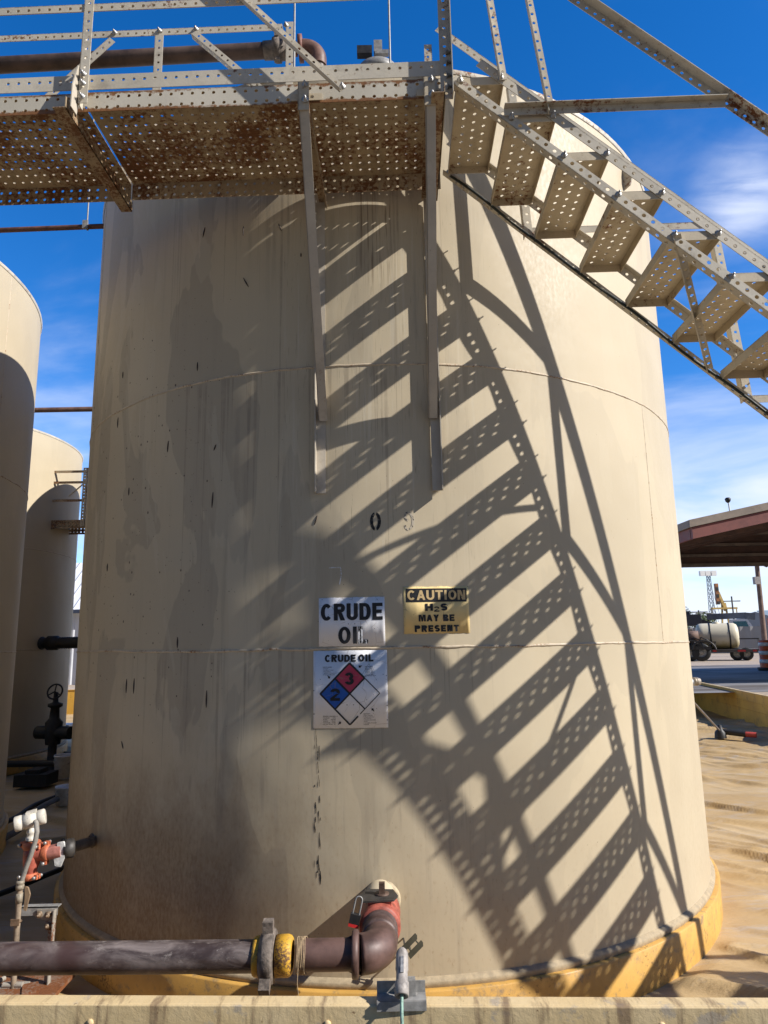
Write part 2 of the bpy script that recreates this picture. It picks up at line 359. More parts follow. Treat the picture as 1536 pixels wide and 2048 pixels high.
    # tiny rust bleed on the bare right side
    rb = k.step(k.noise(uv, 55, 3, .6, (3,8,0), (1,.25,1)), .735, .76); col = k.mix(k.math('MULTIPLY', rb, .5), col, (.30,.17,.08))
    # soot-coloured scuffs
    dn = k.noise(uv, 1.3, 2, .5, (2,6,0)); mic = k.noise(uv, 170, 3, .6)
    k.bump(k.math('ADD', k.math('MULTIPLY', dn, 9.0), k.math('ADD', k.math('MULTIPLY', mic, .02), k.math('MULTIPLY', fine, .03))), .16, .02)
    return k.done(col, k.step(fine, .3, .7, .48, .66), 0, .22)
M_tank = tank_mat('tank_tan_paint'); M_tank2 = tank_mat('older_tank_tan_paint', .6, .5)

# ------------------------------------------------------------------ ground, liner
PIT = [(-16.0, -2.85), (5.55, -3.80), (5.55+.147*17.3, 13.5), (-16.0, 13.5)]
GZ = .34
M_gravel = NM('caliche_gravel'); k = M_gravel; o = k.tc.outputs['Object']
c_ = k.mix(k.step(k.noise(o, .35, 5, .6), .35, .65), (.36,.285,.215), (.43,.345,.265)); c_ = k.mix(k.step(k.noise(o, 9, 6, .75), .45, .7), c_, (.30,.255,.21))
k.bump(k.noise(o, 14, 6, .7), .5, .03); M_gravel = k.done(c_, .9, 0, .2)
def ground():
    mb = MB(); pts = []
    for i in range(4):
        a, b = Vector((*PIT[i], 0)), Vector((*PIT[(i+1) % 4], 0))
        pts += [a.lerp(b, j/12) for j in range(12)]
    c = Vector((-4.5, 5, 0)); n = len(pts)
    rings = [[Vector((p.x, p.y, GZ)) for p in pts]]
    for d in (4, 15, 40, 110, 350, 1400):
        rg = []
        for p in pts:
            t = (p-c).normalized(); rg.append(Vector((p.x+t.x*d, p.y+t.y*d, GZ)))
        rings.append(rg)
    vs = [v for r_ in rings for v in r_]; fs = []
    for i in range(len(rings)-1):
        for k_ in range(n): fs.append((i*n+k_, (i+1)*n+k_, (i+1)*n+(k_+1) % n, i*n+(k_+1) % n))
    mb.add(vs, fs); tag(mb.build('yard_ground', M_gravel), kind='structure')
ground()
def add_bounce_apron():  # added unseen dark warm ground that trims bounce light on the tank front
    k = NM('bounce_cut_ground'); o = k.tc.outputs['Object']
    c = k.mix(k.step(k.noise(o, .8, 6, .65), .35, .65), (.105,.085,.064), (.150,.122,.092)); k.bump(k.noise(o, 60, 4), .4, .01)
    mb = MB(); mb.add([(-30, -2.2, GZ+.006), (-30, -32, GZ+.006), (40, -32, GZ+.006), (40, -2.2, GZ+.006), (6.2, -2.2, GZ+.006), (5.75, -3.83, GZ+.006), (-16.2, -2.86, GZ+.006), (-16.2, -2.2, GZ+.006)], [(0, 1, 2, 3, 4, 5, 6, 7)])
    tag(mb.build('bounce_cut_apron', k.done(c, .9)), kind='structure')
add_bounce_apron()

def perlin(x, y, seed=0):
    r = np.random.default_rng(seed); perm = r.permutation(256); perm = np.concatenate([perm, perm]); ang = r.random(256)*2*np.pi
    gx, gy = np.cos(ang), np.sin(ang)
    xi = np.floor(x).astype(int); yi = np.floor(y).astype(int); xf = x-xi; yf = y-yi; xi &= 255; yi &= 255
    u = xf*xf*xf*(xf*(xf*6-15)+10); v = yf*yf*yf*(yf*(yf*6-15)+10)
    def g(ix, iy, fx, fy):
        h = perm[perm[ix & 255]+(iy & 255)]; return gx[h]*fx+gy[h]*fy
    a = g(xi, yi, xf, yf); b = g(xi+1, yi, xf-1, yf); c = g(xi, yi+1, xf, yf-1); d = g(xi+1, yi+1, xf-1, yf-1)
    return (a+(b-a)*u)+((c+(d-c)*u)-(a+(b-a)*u))*v
LZ = -.205
def liner_h(x, y):
    rg = np.random.default_rng(41)
    wx = perlin(x*.7, y*.7, 1)*.16 + perlin(x*2.1, y*2.1, 2)*.045 + perlin(x*6, y*6, 14)*.008
    h = perlin(x*.8, y*1.5, 8)*.028 + perlin(x*2.2+y*.8, y*6.0, 6)*.010 + perlin(x*5+3, y*14.0, 12)*.003 + perlin(x*11+3, y*26.0, 13)*.0012
    gxx, gyy, wxx = x, y, wx
    def folds(n, x0, x1, y0, y1, a0, a1, l0, l1, w0, w1):
        c0, c1 = np.searchsorted(gxx[0], (x0-1.6, x1+1.6)); x, y, wx = gxx[:, c0:c1], gyy[:, c0:c1], wxx[:, c0:c1]; hh = np.zeros_like(x)
        for _ in range(n):
            cx, cy, sl = rg.uniform(x0, x1), rg.uniform(y0, y1), rg.uniform(-1.5, -.25)
            A, L, wd, st = rg.uniform(a0, a1), rg.uniform(l0, l1), rg.uniform(w0, w1), rg.uniform(.027, .040)
            d = (y-cy) - sl*(x-cx) - .10*np.sin((x-cx)*rg.uniform(1.2, 2.6)+rg.uniform(0, 6)) - wx*rg.uniform(.8, 1.6)
            d = d/math.sqrt(1+sl*sl)
            e = np.clip(1-((x-cx)/L)**2, 0, 1)**1.3
            hh = np.maximum(hh, A*e*np.where(d < 0, np.exp(-(d/st)**2), np.exp(-d/wd)))
        out = np.zeros_like(gxx); out[:, c0:c1] = hh; return out
    h = h + folds(105, 1.8, 7.6, -3.2, 9.5, .03, .085, .4, 1.4, .06, .20) + folds(300, 1.8, 7.6, -3.2, 9.5, .012, .034, .18, .6, .03, .10)
    h = h + folds(36, -8.5, -1.8, -3.0, 9.0, .03, .08, .7, 2.0, .10, .30)
    return LZ-.03 + h
def liner():
    xs = np.concatenate([np.arange(-16, -7, .12), np.arange(-7, -1.4, .035), np.arange(-1.4, 1.6, .06), np.arange(1.6, 8.2, .021)])
    ys = np.concatenate([np.arange(-3.85, 5.5, .021), np.arange(5.5, 13.6, .045)])
    gx, gy = np.meshgrid(xs, ys); gz = liner_h(gx, gy)
    rr = np.hypot(gx, gy); dm = np.clip((2.50-rr)/.08, 0, 1); gz = gz*(1-dm)+(-.235)*dm
    fr = np.clip((-3.02-gy-gx*.044)/.12, 0, 1); gz = gz*(1-fr)+(-.24)*fr
    xr = 5.55+.147*(gy+3.8); keep = gx < xr+.05
    nx, ny = len(xs), len(ys)
    idx = np.arange(nx*ny).reshape(ny, nx)
    q = np.stack([idx[:-1,:-1], idx[:-1,1:], idx[1:,1:], idx[1:,:-1]], -1)
    kq = keep[:-1,:-1] & keep[1:,1:] & ((rr[:-1,:-1] > 2.1))
    q = q[kq]
    me = bpy.data.meshes.new('pit_liner'); nv = nx*ny
    me.vertices.add(nv); me.vertices.foreach_set('co', np.stack([gx, gy, gz], -1).astype(np.float32).ravel())
    me.loops.add(len(q)*4); me.loops.foreach_set('vertex_index', q.ravel().astype(np.int32))
    me.polygons.add(len(q)); me.polygons.foreach_set('loop_start', (np.arange(len(q))*4).astype(np.int32)); me.polygons.foreach_set('loop_total', np.full(len(q), 4, np.int32))
    me.polygons.foreach_set('use_smooth', np.ones(len(q), bool)); me.update(calc_edges=True); me.validate()
    k = NM('tan_liner_sheet'); o = k.tc.outputs['Object']
    c = k.mix(k.step(k.noise(o, 1.1, 5, .6, (0,0,0), (.6,1.6,1)), .32, .68), (.40,.268,.118), (.485,.35,.182))
    c = k.mix(k.step(k.noise(o, 3.0, 7, .7, (5,2,0), (.5,2.0,1)), .5, .72), c, (.41,.345,.265))
    c = k.mix(k.math('MULTIPLY', k.step(k.noise(o, 26, 6, .75, (5,2,0), (.4,1.5,1)), .56, .72), .5), c, (.33,.22,.10))
    c = k.mix(k.step(k.noise(o, 60, 3, .6, (1,2,5)), .74, .77), c, (.08,.06,.04))
    k.bump(k.noise(o, 16, 7, .7, (0,0,0), (.7,2.2,1)), .45, .02)
    me.materials.append(k.done(c, .55, 0, .35))
    ob = bpy.data.objects.new('pit_liner', me); C.objects.link(ob); tag(ob, kind='structure')
liner()

# ------------------------------------------------------------------ tanks
RT, HT = 2.362, 4.93
def cyl(theta, z, r=RT, c=(0, 0)):
    return Vector((c[0]+r*math.sin(theta), c[1]-r*math.cos(theta), z))
def shell_grid(name, c, mat, parent, r0, z0, z1, seg=256, nz=24, t0=-math.pi, t1=math.pi):
    me = bpy.data.meshes.new(name); off = WL[parent]; vs = []; fs = []; uvs = []
    for j in range(nz+1):
        z = z0+(z1-z0)*j/nz
        for i in range(seg+1):
            th = t0+(t1-t0)*i/seg; p = cyl(th, z, r0, c)-off; vs.append(tuple(p))
    for j in range(nz):
        for i in range(seg):
            a = j*(seg+1)+i; fs.append((a, a+1, a+seg+2, a+seg+1))
    me.from_pydata(vs, [], fs); uvl = me.uv_layers.new(name='UVMap')
    for poly in me.polygons:
        poly.use_smooth = True
        for li in poly.loop_indices:
            vi = me.loops[li].vertex_index; i = vi % (seg+1); j = vi//(seg+1)
            uvl.data[li].uv = ((t0+(t1-t0)*i/seg)*RT, z0+(z1-z0)*j/nz)
    me.materials.append(mat); o = bpy.data.objects.new(name, me); link(o, parent); WL[o] = off; return o
M_weld = painted_steel('weld_bead_paint', (.50,.41,.29), .5, .6, 3.0, (.20,.09,.03))
M_chime = plain('chime_tan_paint', (.36,.285,.18), .8, 0, .22, 30)
def weld_ring(mb, c, z, rad=.0068, seg=720):
    for_ = []
    ph = rng.random(seg); rr = .6+.6*ph; rr = (rr+np.roll(rr, 1)+np.roll(rr, -1))/3
    jit = np.cumsum(rng.normal(0, .0008, seg)); jit -= np.linspace(0, jit[-1], seg)
    vs = []; fs = []; n = 5
    for i in range(seg):
        th = 2*math.pi*i/seg; r_ = rad*rr[i]
        for k_ in range(n):
            a = math.pi*k_/(n-1)-math.pi/2
            vs.append(cyl(th, z+float(jit[i])+r_*math.sin(a)*1.1, RT-.0005+r_*math.cos(a)*.8, c))
    for i in range(seg):
        j = (i+1) % seg
        for k_ in range(n-1): fs.append((i*n+k_, j*n+k_, j*n+k_+1, i*n+k_+1))
    mb.add(vs, fs, True)
def weld_vert(mb, c, th, z0, z1, rad=.0045):
    n = int((z1-z0)/.012); vs = []; fs = []
    for i in range(n+1):
        z = z0+(z1-z0)*i/n; r_ = rad*random.uniform(.6, 1.15)
        for k_ in range(5):
            a = math.pi*k_/4; vs.append(cyl(th+math.cos(a)*r_*1.1/RT, z, RT-.0005+math.sin(a)*r_*.8, c))
    for i in range(n):
        for k_ in range(4): fs.append((i*5+k_, i*5+k_+1, (i+1)*5+k_+1, (i+1)*5+k_))
    mb.add(vs, fs, True)
def tank(c, label, mat, seams, group):
    t = thing('storage_tank', (c[0], c[1], -.2), label, 'storage tank', group)
    shell_grid('shell', c, mat, t, RT, 0.0, HT)
    mb = MB(); n = 128; vs = [cyl(2*math.pi*i/n, HT+.004, RT+.012, c) for i in range(n)] + [cyl(2*math.pi*i/n, HT+.03, RT-.03, c) for i in range(n)] + [cyl(2*math.pi*i/n, HT+.10, RT*.55, c) for i in range(n)] + [Vector((c[0], c[1], HT+.16))]
    vs += [cyl(2*math.pi*i/n, HT-.02, RT+.004, c) for i in range(n)]
    fs = [(i, (i+1) % n, n+(i+1) % n, n+i) for i in range(n)] + [(n+i, n+(i+1) % n, 2*n+(i+1) % n, 2*n+i) for i in range(n)] + [(2*n+i, 2*n+(i+1) % n, 3*n) for i in range(n)]
    fs += [(3*n+1+i, 3*n+1+(i+1) % n, (i+1) % n, i) for i in range(n)]
    mb.add(vs, fs, True); mb.build('roof', M_steel2, t)
    mb = MB(); prof = [(-.235, 2.408), (-.034, 2.412), (-.028, 2.406), (-.030, 2.36)]
    mb.lathe((c[0], c[1], 0), Z, prof, 192); mb.build('base_ring', M_yellow, t)
    mb = MB(); mb.lathe((c[0], c[1], 0), Z, [(-.030, 2.380), (-.020, 2.384), (-.006, 2.386), (.000, 2.382), (.010, RT+.006), (.014, RT-.002)], 192); mb.build('bottom_chime', M_chime, t)
    mb = MB()
    for z in (1.5206, 3.0418): weld_ring(mb, c, z)
    for th, z0, z1 in seams: weld_vert(mb, c, th, z0, z1)
    mb.build('weld_seam', M_weld, t)
    return t
TG = 'tan crude oil storage tanks'
main = tank((0, 0), 'large tan storage tank in front carrying the crude oil signs', M_tank, [(R(46.5), 1.52, 3.04), (R(-60), 3.04, 4.9)], TG)
tank((-5.706, -.095), 'tan storage tank cut off by the left edge, half in shadow', M_tank2, [(R(90.0), 3.04, 4.9), (R(92), 1.52, 3.04)], TG)
tank((-7.63, 5.43), 'tan storage tank farthest back on the left, seen between the other tanks', M_tank2, [(R(24), 3.04, 4.9)], TG)
tank((-2.05, 5.55), 'tan storage tank standing hidden directly behind the large front tank', M_tank2, [], TG)

lq = cyl(R(47.2), 4.70); ln_ = Vector((math.sin(R(47.2)), -math.cos(R(47.2)), 0)); lt_ = Vector((math.cos(R(47.2)), math.sin(R(47.2)), 0))
MB().prism([lq-Z*.085-ln_*.01, lq-Z*.06+ln_*.045, lq+ln_*.07, lq+Z*.05+ln_*.055, lq+Z*.085-ln_*.01], lt_, .016).build('lifting_lug', M_steel2, main)
# ------------------------------------------------------------------ marks on the front tank
def curved(mb, polys, off, s0, z0):
    """flat metres (x along the wall, y up) wrapped on the tank wall"""
    for vs, fs in polys:
        mb.add([cyl((s0+x)/RT, z0+y, RT+off) for x, y in vs], fs)
def text_polys(body, w, h, x0=0, y0=0, bold=.02, sx_only=None):
    cu = bpy.data.curves.new('lettering_curve', 'FONT'); cu.body = body; cu.size = 1; cu.align_x = 'CENTER'; cu.offset = bold; cu.resolution_u = 3
    ob = bpy.data.objects.new('lettering_source', cu); C.objects.link(ob)
    dg = bpy.context.evaluated_depsgraph_get(); me = bpy.data.meshes.new_from_object(ob.evaluated_get(dg))
    vs = [(v.co.x, v.co.y) for v in me.vertices]; fs = [tuple(p.vertices) for p in me.polygons]
    bpy.data.objects.remove(ob); bpy.data.curves.remove(cu); bpy.data.meshes.remove(me)
    a = np.array(vs); lo, hi = a.min(0), a.max(0); a = (a-(lo+hi)/2)/(hi-lo)*np.array([w, h])+np.array([x0, y0])
    return (a.tolist(), fs)
def glyph(ch, w, h, t):
    """heavy grotesque capital or digit in a w x h box, stem t; list of flat pieces"""
    P = []
    def rc(x0, y0, x1, y1): P.append(([(x0, y0), (x1, y0), (x1, y1), (x0, y1)], [(0, 1, 2, 3)]))
    def ln(x0, y0, x1, y1, tw):            # slanted stem with level ends
        P.append(([(x0-tw/2, y0), (x0+tw/2, y0), (x1+tw/2, y1), (x1-tw/2, y1)], [(0, 1, 2, 3)]))
    def ar(cx, cy, rx, ry, a0, a1, tx, ty, n=22):
        vs = []
        for i in range(n+1):
            a = R(a0+(a1-a0)*i/n); vs += [(cx+rx*math.cos(a), cy+ry*math.sin(a)), (cx+(rx-tx)*math.cos(a), cy+(ry-ty)*math.sin(a))]
        P.append((vs, [(2*i, 2*i+2, 2*i+3, 2*i+1) if a1 > a0 else (2*i, 2*i+1, 2*i+3, 2*i+2) for i in range(n)]))
    q = t*.82; c = w/2
    if ch == 'C': ar(c, h/2, c, h/2, 42, 318, t, q)
    elif ch in 'O0': ar(c, h/2, c, h/2, 0, 360, t, q)
    elif ch == 'I': rc(c-t/2, 0, c+t/2, h)
    elif ch == 'L': rc(0, 0, t, h); rc(t, 0, w, q)
    elif ch == 'T': rc(0, h-q, w, h); rc(c-t/2, 0, c+t/2, h-q)
    elif ch == 'H': rc(0, 0, t, h); rc(w-t, 0, w, h); rc(t, h/2-q/2, w-t, h/2+q/2)
    elif ch == 'E': rc(0, 0, t, h); rc(t, 0, w, q); rc(t, h-q, w, h); rc(t, h/2-q/2, w*.92, h/2+q/2)
    elif ch == 'U': rc(0, c*.9, t, h); rc(w-t, c*.9, w, h); ar(c, c*.9, c, c*.9, 180, 360, t, q)
    elif ch == 'D':
        rc(0, 0, t, h); rc(t, 0, w*.5, q); rc(t, h-q, w*.5, h); ar(w*.5, h/2, w*.5, h/2, -90, 90, t, q)
    elif ch in 'PRB':
        m = h*.46; r_ = (h-m)/2; bx = w*.94 if ch == 'B' else w
        rc(0, 0, t, h); rc(t, h-q, bx-r_, h); rc(t, m, bx-r_, m+q); ar(bx-r_, m+r_, r_, r_, -90, 90, t, q)
        if ch == 'R': P.append(([(w*.34, m), (w*.34+t*1.05, m), (w, 0), (w-t*1.15, 0)], [(3, 2, 1, 0)]))
        if ch == 'B': r2 = (m+q*.0)/2; rc(t, 0, w-r2, q); ar(w-r2, r2, r2, r2, -90, 90, t, q); rc(t, m-q, w-r2, m-.0001)
    elif ch == 'A': ln(t*.52, 0, c, h, t); ln(w-t*.52, 0, c+.0001, h, t); rc(w*.24, h*.20, w*.76, h*.20+q)
    elif ch == 'N': rc(0, 0, t, h); rc(w-t, 0, w, h); P.append(([(t*.5, h), (w-t*1.45, 0), (w-t*.4, 0), (t*1.5, h)], [(0, 1, 2, 3)]))
    elif ch == 'M':
        u_ = t*.85; rc(0, 0, u_, h); rc(w-u_, 0, w, h)
        P.append(([(u_*.9, h), (c-u_*.45, 0), (c+u_*.45, 0), (u_*1.6, h)], [(0, 1, 2, 3)])); P.append(([(w-u_*1.6, h), (c-u_*.44, 0.0002), (c+u_*.44, 0.0002), (w-u_*.9, h)], [(0, 1, 2, 3)]))
    elif ch == 'Y':
        rc(c-t/2, 0, c+t/2, h*.42); P.append(([(0, h), (c-t*.5, h*.42), (c+t*.5, h*.42), (t*1.1, h)], [(0, 1, 2, 3)])); P.append(([(w-t*1.1, h), (c-t*.5, h*.421), (c+t*.5, h*.421), (w, h)], [(0, 1, 2, 3)]))
    elif ch == 'S':
        r_ = (h+q)/4; ar(c, h-r_, c, r_, 28, 270, t, q); ar(c, r_, c, r_, 90, -152, t, q)
    elif ch == '3':
        r_ = (h+q)/4; ar(c*.96, h-r_, c*.94, r_, 165, -88, t, q); ar(c, r_, c, r_, 88, -165, t, q)
    elif ch == '2':
        r_ = h*.30; ar(c, h-r_, c, r_, 172, -22, t, q); P.append(([(0, q), (t*1.25, q), (w*.97, h-r_*1.36), (w*.97-t, h-r_*1.45)], [(0, 1, 2, 3)])); rc(0, 0, w, q)
    return P
WID = {'I': .42, 'M': 1.22, 'L': .86, 'E': .90, 'W': 1.3, ' ': .45, 'T': .95, 'S': .95, 'O': 1.06, 'C': 1.03, 'A': 1.08}
def word(mb, txt, w, h, x0, y0, off, stem=.27, gap=.19):
    """heavy lettering centred on (x0, y0), w wide, h tall, wrapped on the tank"""
    ws = [WID.get(c, 1.0) for c in txt]; tot = sum(ws)+gap*(len(txt)-1); un = w/tot; x = x0-w/2; t = un*stem; lay = 0
    for c, ww in zip(txt, ws):
        cw = un*ww
        if c == 'I': cw = t*1.02
        for pc2_ in glyph(c, cw, h, t) if c != ' ' else []:
            curved(mb, [([(x+a+(un*ww-cw)/2, y0-h/2+b) for a, b in pc2_[0]], pc2_[1])], off+.00004*(lay % 5), 0, 0); lay += 1
        x += un*ww+un*gap
def rect(x0, x1, y0, y1, n=1):
    vs = []; 
    for i in range(n+1):
        x = x0+(x1-x0)*i/n; vs += [(x, y0), (x, y1)]
    return (vs, [(2*i, 2*i+2, 2*i+3, 2*i+1) for i in range(n)])
def panel(name, mat, parent, s0, z0, w, h, th=.0025, ragged=0.0, n=24):
    mb = MB(); top = []; bot = []
    for i in range(n+1):
        x = -w/2+w*i/n; top.append((x, h/2+random.uniform(-ragged, ragged))); bot.append((x, -h/2+random.uniform(-ragged, ragged)))
    vs = []
    for (x, y), (x2, y2) in zip(top, bot):
        vs += [cyl((s0+x)/RT, z0+y, RT+th), cyl((s0+x2)/RT, z0+y2, RT+th), cyl((s0+x)/RT, z0+y, RT-.001), cyl((s0+x2)/RT, z0+y2, RT-.001)]
    fs = []
    for i in range(n):
        a = 4*i; b = a+4; fs += [(a+1, b+1, b, a), (a, b, b+2, a+2), (a+1, a+3, b+3, b+1)]
    fs += [(0, 2, 3, 1), (4*n, 4*n+1, 4*n+3, 4*n+2)]
    mb.add(vs, fs, True); return mb.build(name, mat, parent)
def worn(name, col, under, amt=.5, scale=60, sc_=(1,1,1)):
    k = NM(name); o = k.tc.outputs['Object']; n = k.noise(o, scale, 6, .7, (0,0,0), sc_); m = k.step(n, amt-.03, amt+.03)
    return k.done(k.mix(m, under, col), .5, 0, .3)
def vinyl(name, col, dirt=(.25,.2,.15)):
    k = NM(name); o = k.tc.outputs['Object']
    c = k.mix(k.step(k.noise(o, 5, 5, .6), .3, .7), tuple(x*.9 for x in col), col)
    cr = k.vor(o, 14, 1, (1,1,1), 'DISTANCE_TO_EDGE'); crm = k.math('LESS_THAN', cr.outputs['Distance'], .012)
    crm = k.math('MULTIPLY', crm, k.step(k.noise(o, 9, 3), .45, .6)); c = k.mix(k.math('MULTIPLY', crm, .55), c, dirt)
    vo = k.vor(o, 60); sc3 = k.n('ShaderNodeSeparateColor'); k.set(sc3.inputs[0], vo.outputs['Color'])
    d = k.math('LESS_THAN', vo.outputs['Distance'], k.math('MULTIPLY', k.math('POWER', sc3.outputs[0], 5), .22)); c = k.mix(k.math('MULTIPLY', d, .8), c, (.05,.045,.04))
    d2 = k.step(k.noise(o, 45, 5, .7, (3,3,3), (1,1,.3)), .66, .7); c = k.mix(k.math('MULTIPLY', d2, .35), c, dirt)
    return k.done(c, .55, 0, .22)
M_v_white = vinyl('cracked_white_vinyl', (.82,.81,.81)); M_v_yel = vinyl('faded_yellow_vinyl', (.80,.60,.27)); M_v_red = vinyl('faded_red_vinyl', (.50,.055,.10)); M_v_blue = vinyl('blue_vinyl', (.03,.11,.40))
M_inkworn = worn('worn_black_ink', (.012,.012,.014), (.55,.55,.55), .33, 90)
# CRUDE OIL sign
t = thing('hazard_sign', cyl(-.16/RT, 1.533), 'white sticker sign with two lines of large black crude oil lettering', 'sign')
sp_ = panel('panel', M_v_white, t, -.160, 1.656, .339, .246, .0025, .0012)
mb = MB(); word(mb, 'CRUDE', .318, .086, -.160, 1.706, .0042, .36, .13)
word(mb, 'OI', .098, .086, -.180, 1.588, .0042, .33, .14); mb.build('lettering', M_ink, t)
mb = MB(); word(mb, 'L', .050, .086, -.102, 1.588, .0042, .40); o_ = mb.build('lettering', worn('half_peeled_black_ink', (.012,.012,.014), (.60,.60,.61), .45, 35, (3,3,.6)), t); o_['label'] = 'half peeled letter'
# NFPA sign
s0, z0, w, h = -.1705, 1.323, .375, .378
t = thing('hazard_sign', cyl(s0/RT, 1.134), 'square white hazard sticker with red and blue fire diamond below the crude oil sign', 'sign')
panel('panel', M_v_white, t, s0, z0, w, h, .0025, .0006)
mb = MB(); word(mb, 'CRUDE', .158, .036, s0-.049, z0+.151, .0042, .36, .14); mb.build('lettering', M_ink, t); mb = MB(); word(mb, 'OIL', .076, .036, s0+.081, z0+.151, .0042, .36, .14); mb.build('lettering', M_ink, t)
cx, cz, dd = s0-.002, z0-.023, .150
def diamond(x, y, r): return ([(x-r, y), (x, y-r), (x+r, y), (x, y+r)], [(0, 1, 2, 3)])
mb = MB(); curved(mb, [diamond(cx, cz+dd/2, dd/2-.004)], .0036, 0, 0); mb.build('red_quarter', M_v_red, t)
mb = MB(); curved(mb, [diamond(cx-dd/2, cz, dd/2-.004)], .0036, 0, 0); mb.build('blue_quarter', M_v_blue, t)
def bar(x0, y0, x1, y1, w_):
    dx, dy = x1-x0, y1-y0; L = math.hypot(dx, dy); nx, ny = -dy/L*w_/2, dx/L*w_/2
    return ([(x0+nx, y0+ny), (x0-nx, y0-ny), (x1-nx, y1-ny), (x1+nx, y1+ny)], [(0, 1, 2, 3)])
mb = MB(); B = [(cx, cz+dd), (cx-dd, cz), (cx, cz-dd), (cx+dd, cz)]
bars = [bar(*B[0], *B[1], .009), bar(*B[1], *B[2], .008), bar(B[2][0], B[2][1], B[2][0]+dd*.27, B[2][1]+dd*.27, .008), bar(B[2][0]+dd*.34, B[2][1]+dd*.34, *B[3], .004), bar(*B[3], B[0][0]+dd*.5, B[0][1]-dd*.5, .0045), bar(B[0][0]+dd*.5, B[0][1]-dd*.5, *B[0], .009),
        bar(cx-dd/2, cz+dd/2, cx, cz, .009), bar(cx, cz, cx+dd/2, cz-dd/2, .006), bar(cx+dd/2, cz+dd/2, cx-dd/2, cz-dd/2, .008)]
curved(mb, bars, .0048, 0, 0)
word(mb, '3', .046, .060, cx-.002, cz+dd/2-.002, .0054, .35); word(mb, '2', .048, .060, cx-dd/2+.001, cz-.004, .0054, .35); mb.build('diamond_outline', M_ink, t)
def lines(txt, x, y, wmax, sz, gap):
    mx = max(len(a) for a in txt); mb = MB()
    for i, a in enumerate(txt):
        ww = wmax*len(a)/mx; curved(mb, [text_polys(a, ww, sz*(1.15 if i == 0 else 1), x+ww/2, y-i*gap, .012)], .0042, 0, 0)
    mb.build('fine_print', M_inkworn, t)
lines(['HEALTH HAZARD', '4 Deadly', '3 Extreme Danger', '2 Hazardous', '1 Slightly Hazardous', '0 Normal Material'], s0-.138, z0+.108, .070, .0042, .0075)
lines(['FIRE HAZARD', 'Flash Points', '4 Below 73 F', '3 Below 100 F', '2 Below 200 F', '1 Above 200 F', '0 Will not burn'], s0+.076, z0+.108, .054, .0042, .0075)
lines(['SPECIFIC HAZARD', 'Oxidizer     OX', 'Acid       ACID', 'Alkali      ALK', 'Corrosive   COR', 'Use No Water  W'], s0-.138, z0-.132, .064, .0042, .0075)
lines(['REACTIVITY', '4 May detonate', '3 Shock and heat', 'may detonate', '2 Violent chemical', 'change', '1 Unstable if heated', '0 Stable'], s0+.066, z0-.122, .064, .0042, .0072)
def arrow(x, y, dx, dy, L=.022):
    l = math.hypot(dx, dy); dx, dy = dx/l, dy/l; nx, ny = -dy, dx
    return ([(x-dx*L, y-dy*L), (x-dx*L*.4+nx*.004, y-dy*L*.4+ny*.004), (x-dx*L*.4+nx*.008, y-dy*L*.4+ny*.008), (x, y), (x-dx*L*.4-nx*.008, y-dy*L*.4-ny*.008), (x-dx*L*.4-nx*.004, y-dy*L*.4-ny*.004)], [(0, 1, 5), (1, 2, 3), (1, 3, 5), (5, 3, 4)])
for ar in (arrow(cx-.100, cz+.075, .8, -1), arrow(cx+.045, cz+.128, -1, -.5), arrow(cx-.045, cz-.135, 1, .9), arrow(cx+.108, cz-.072, -.8, 1)):
    mb = MB(); curved(mb, [ar], .0044, 0, 0); mb.build('arrow', M_inkworn, t)
# CAUTION sign
s0, z0, w, h = .2775, 1.708, .342, .238
t = thing('hazard_sign', cyl(s0/RT, 1.59), 'faded yellow caution sticker with black header right of the crude oil sign', 'sign')
panel('panel', M_v_yel, t, s0, z0, w, h, .0025, .0025)
mb = MB(); curved(mb, [rect(s0-.158, s0+.160, z0+.041, z0+.110, 10)], .0037, 0, 0); mb.build('header_band', M_ink, t)
mb = MB(); word(mb, 'CAUTION', .304, .050, s0+.001, z0+.076, .0047, .29, .13); mb.build('header_lettering', vinyl('worn_yellow_lettering', (.55,.40,.20)), t)
mb = MB(); word(mb, 'H', .040, .037, s0-.040, z0+.014, .0042, .34); word(mb, '2', .027, .027, s0-.001, z0+.004, .0042, .29); word(mb, 'S', .036, .037, s0+.038, z0+.014, .0042, .34); word(mb, 'MAY BE', .186, .034, s0-.002, z0-.041, .0042, .36, .13); word(mb, 'PRESENT', .230, .033, s0-.002, z0-.094, .0042, .37, .2); mb.build('lettering', M_ink, t)
# stencilled digits, weld dashes, chalk, oil drips: one coloured mesh each, parts of the tank
def arcpoly(x, y, rx, ry, a0, a1, w_, n=8):
    vs = []
    for i in range(n+1):
        a = a0+(a1-a0)*i/n; vs += [(x+rx*math.cos(a), y+ry*math.sin(a)), (x+(rx-w_)*math.cos(a), y+(ry-w_*.9)*math.sin(a))]
    return (vs, [(2*i, 2*i+1, 2*i+3, 2*i+2) for i in range(n)])
mb = MB()
for q, (cx_, ww, hh) in enumerate(((-.030, .029, .050),)):
    curved(mb, [arcpoly(cx_, 2.172, ww, hh, R(-78), R(78), .017), arcpoly(cx_, 2.172, ww, hh, R(102), R(258), .017)], .0012, 0, 0)
o_ = mb.build('stencil_digit', worn('chipped_black_stencil', (.012,.012,.012), (.40,.35,.27), .40, 55), main); o_['label'] = 'black stencilled zero'
mb = MB(); curved(mb, [arcpoly(.145, 2.172, .027, .048, R(-80), R(80), .012), arcpoly(.145, 2.196, .026, .026, R(100), R(260), .012), arcpoly(.145, 2.150, .026, .030, R(180), R(262), .010)], .0012, 0, 0)
o_ = mb.build('stencil_digit', worn('nearly_gone_stencil', (.03,.028,.025), (.46,.40,.31), .53, 70), main); o_['label'] = 'nearly worn away stencilled nine'
mb = MB()
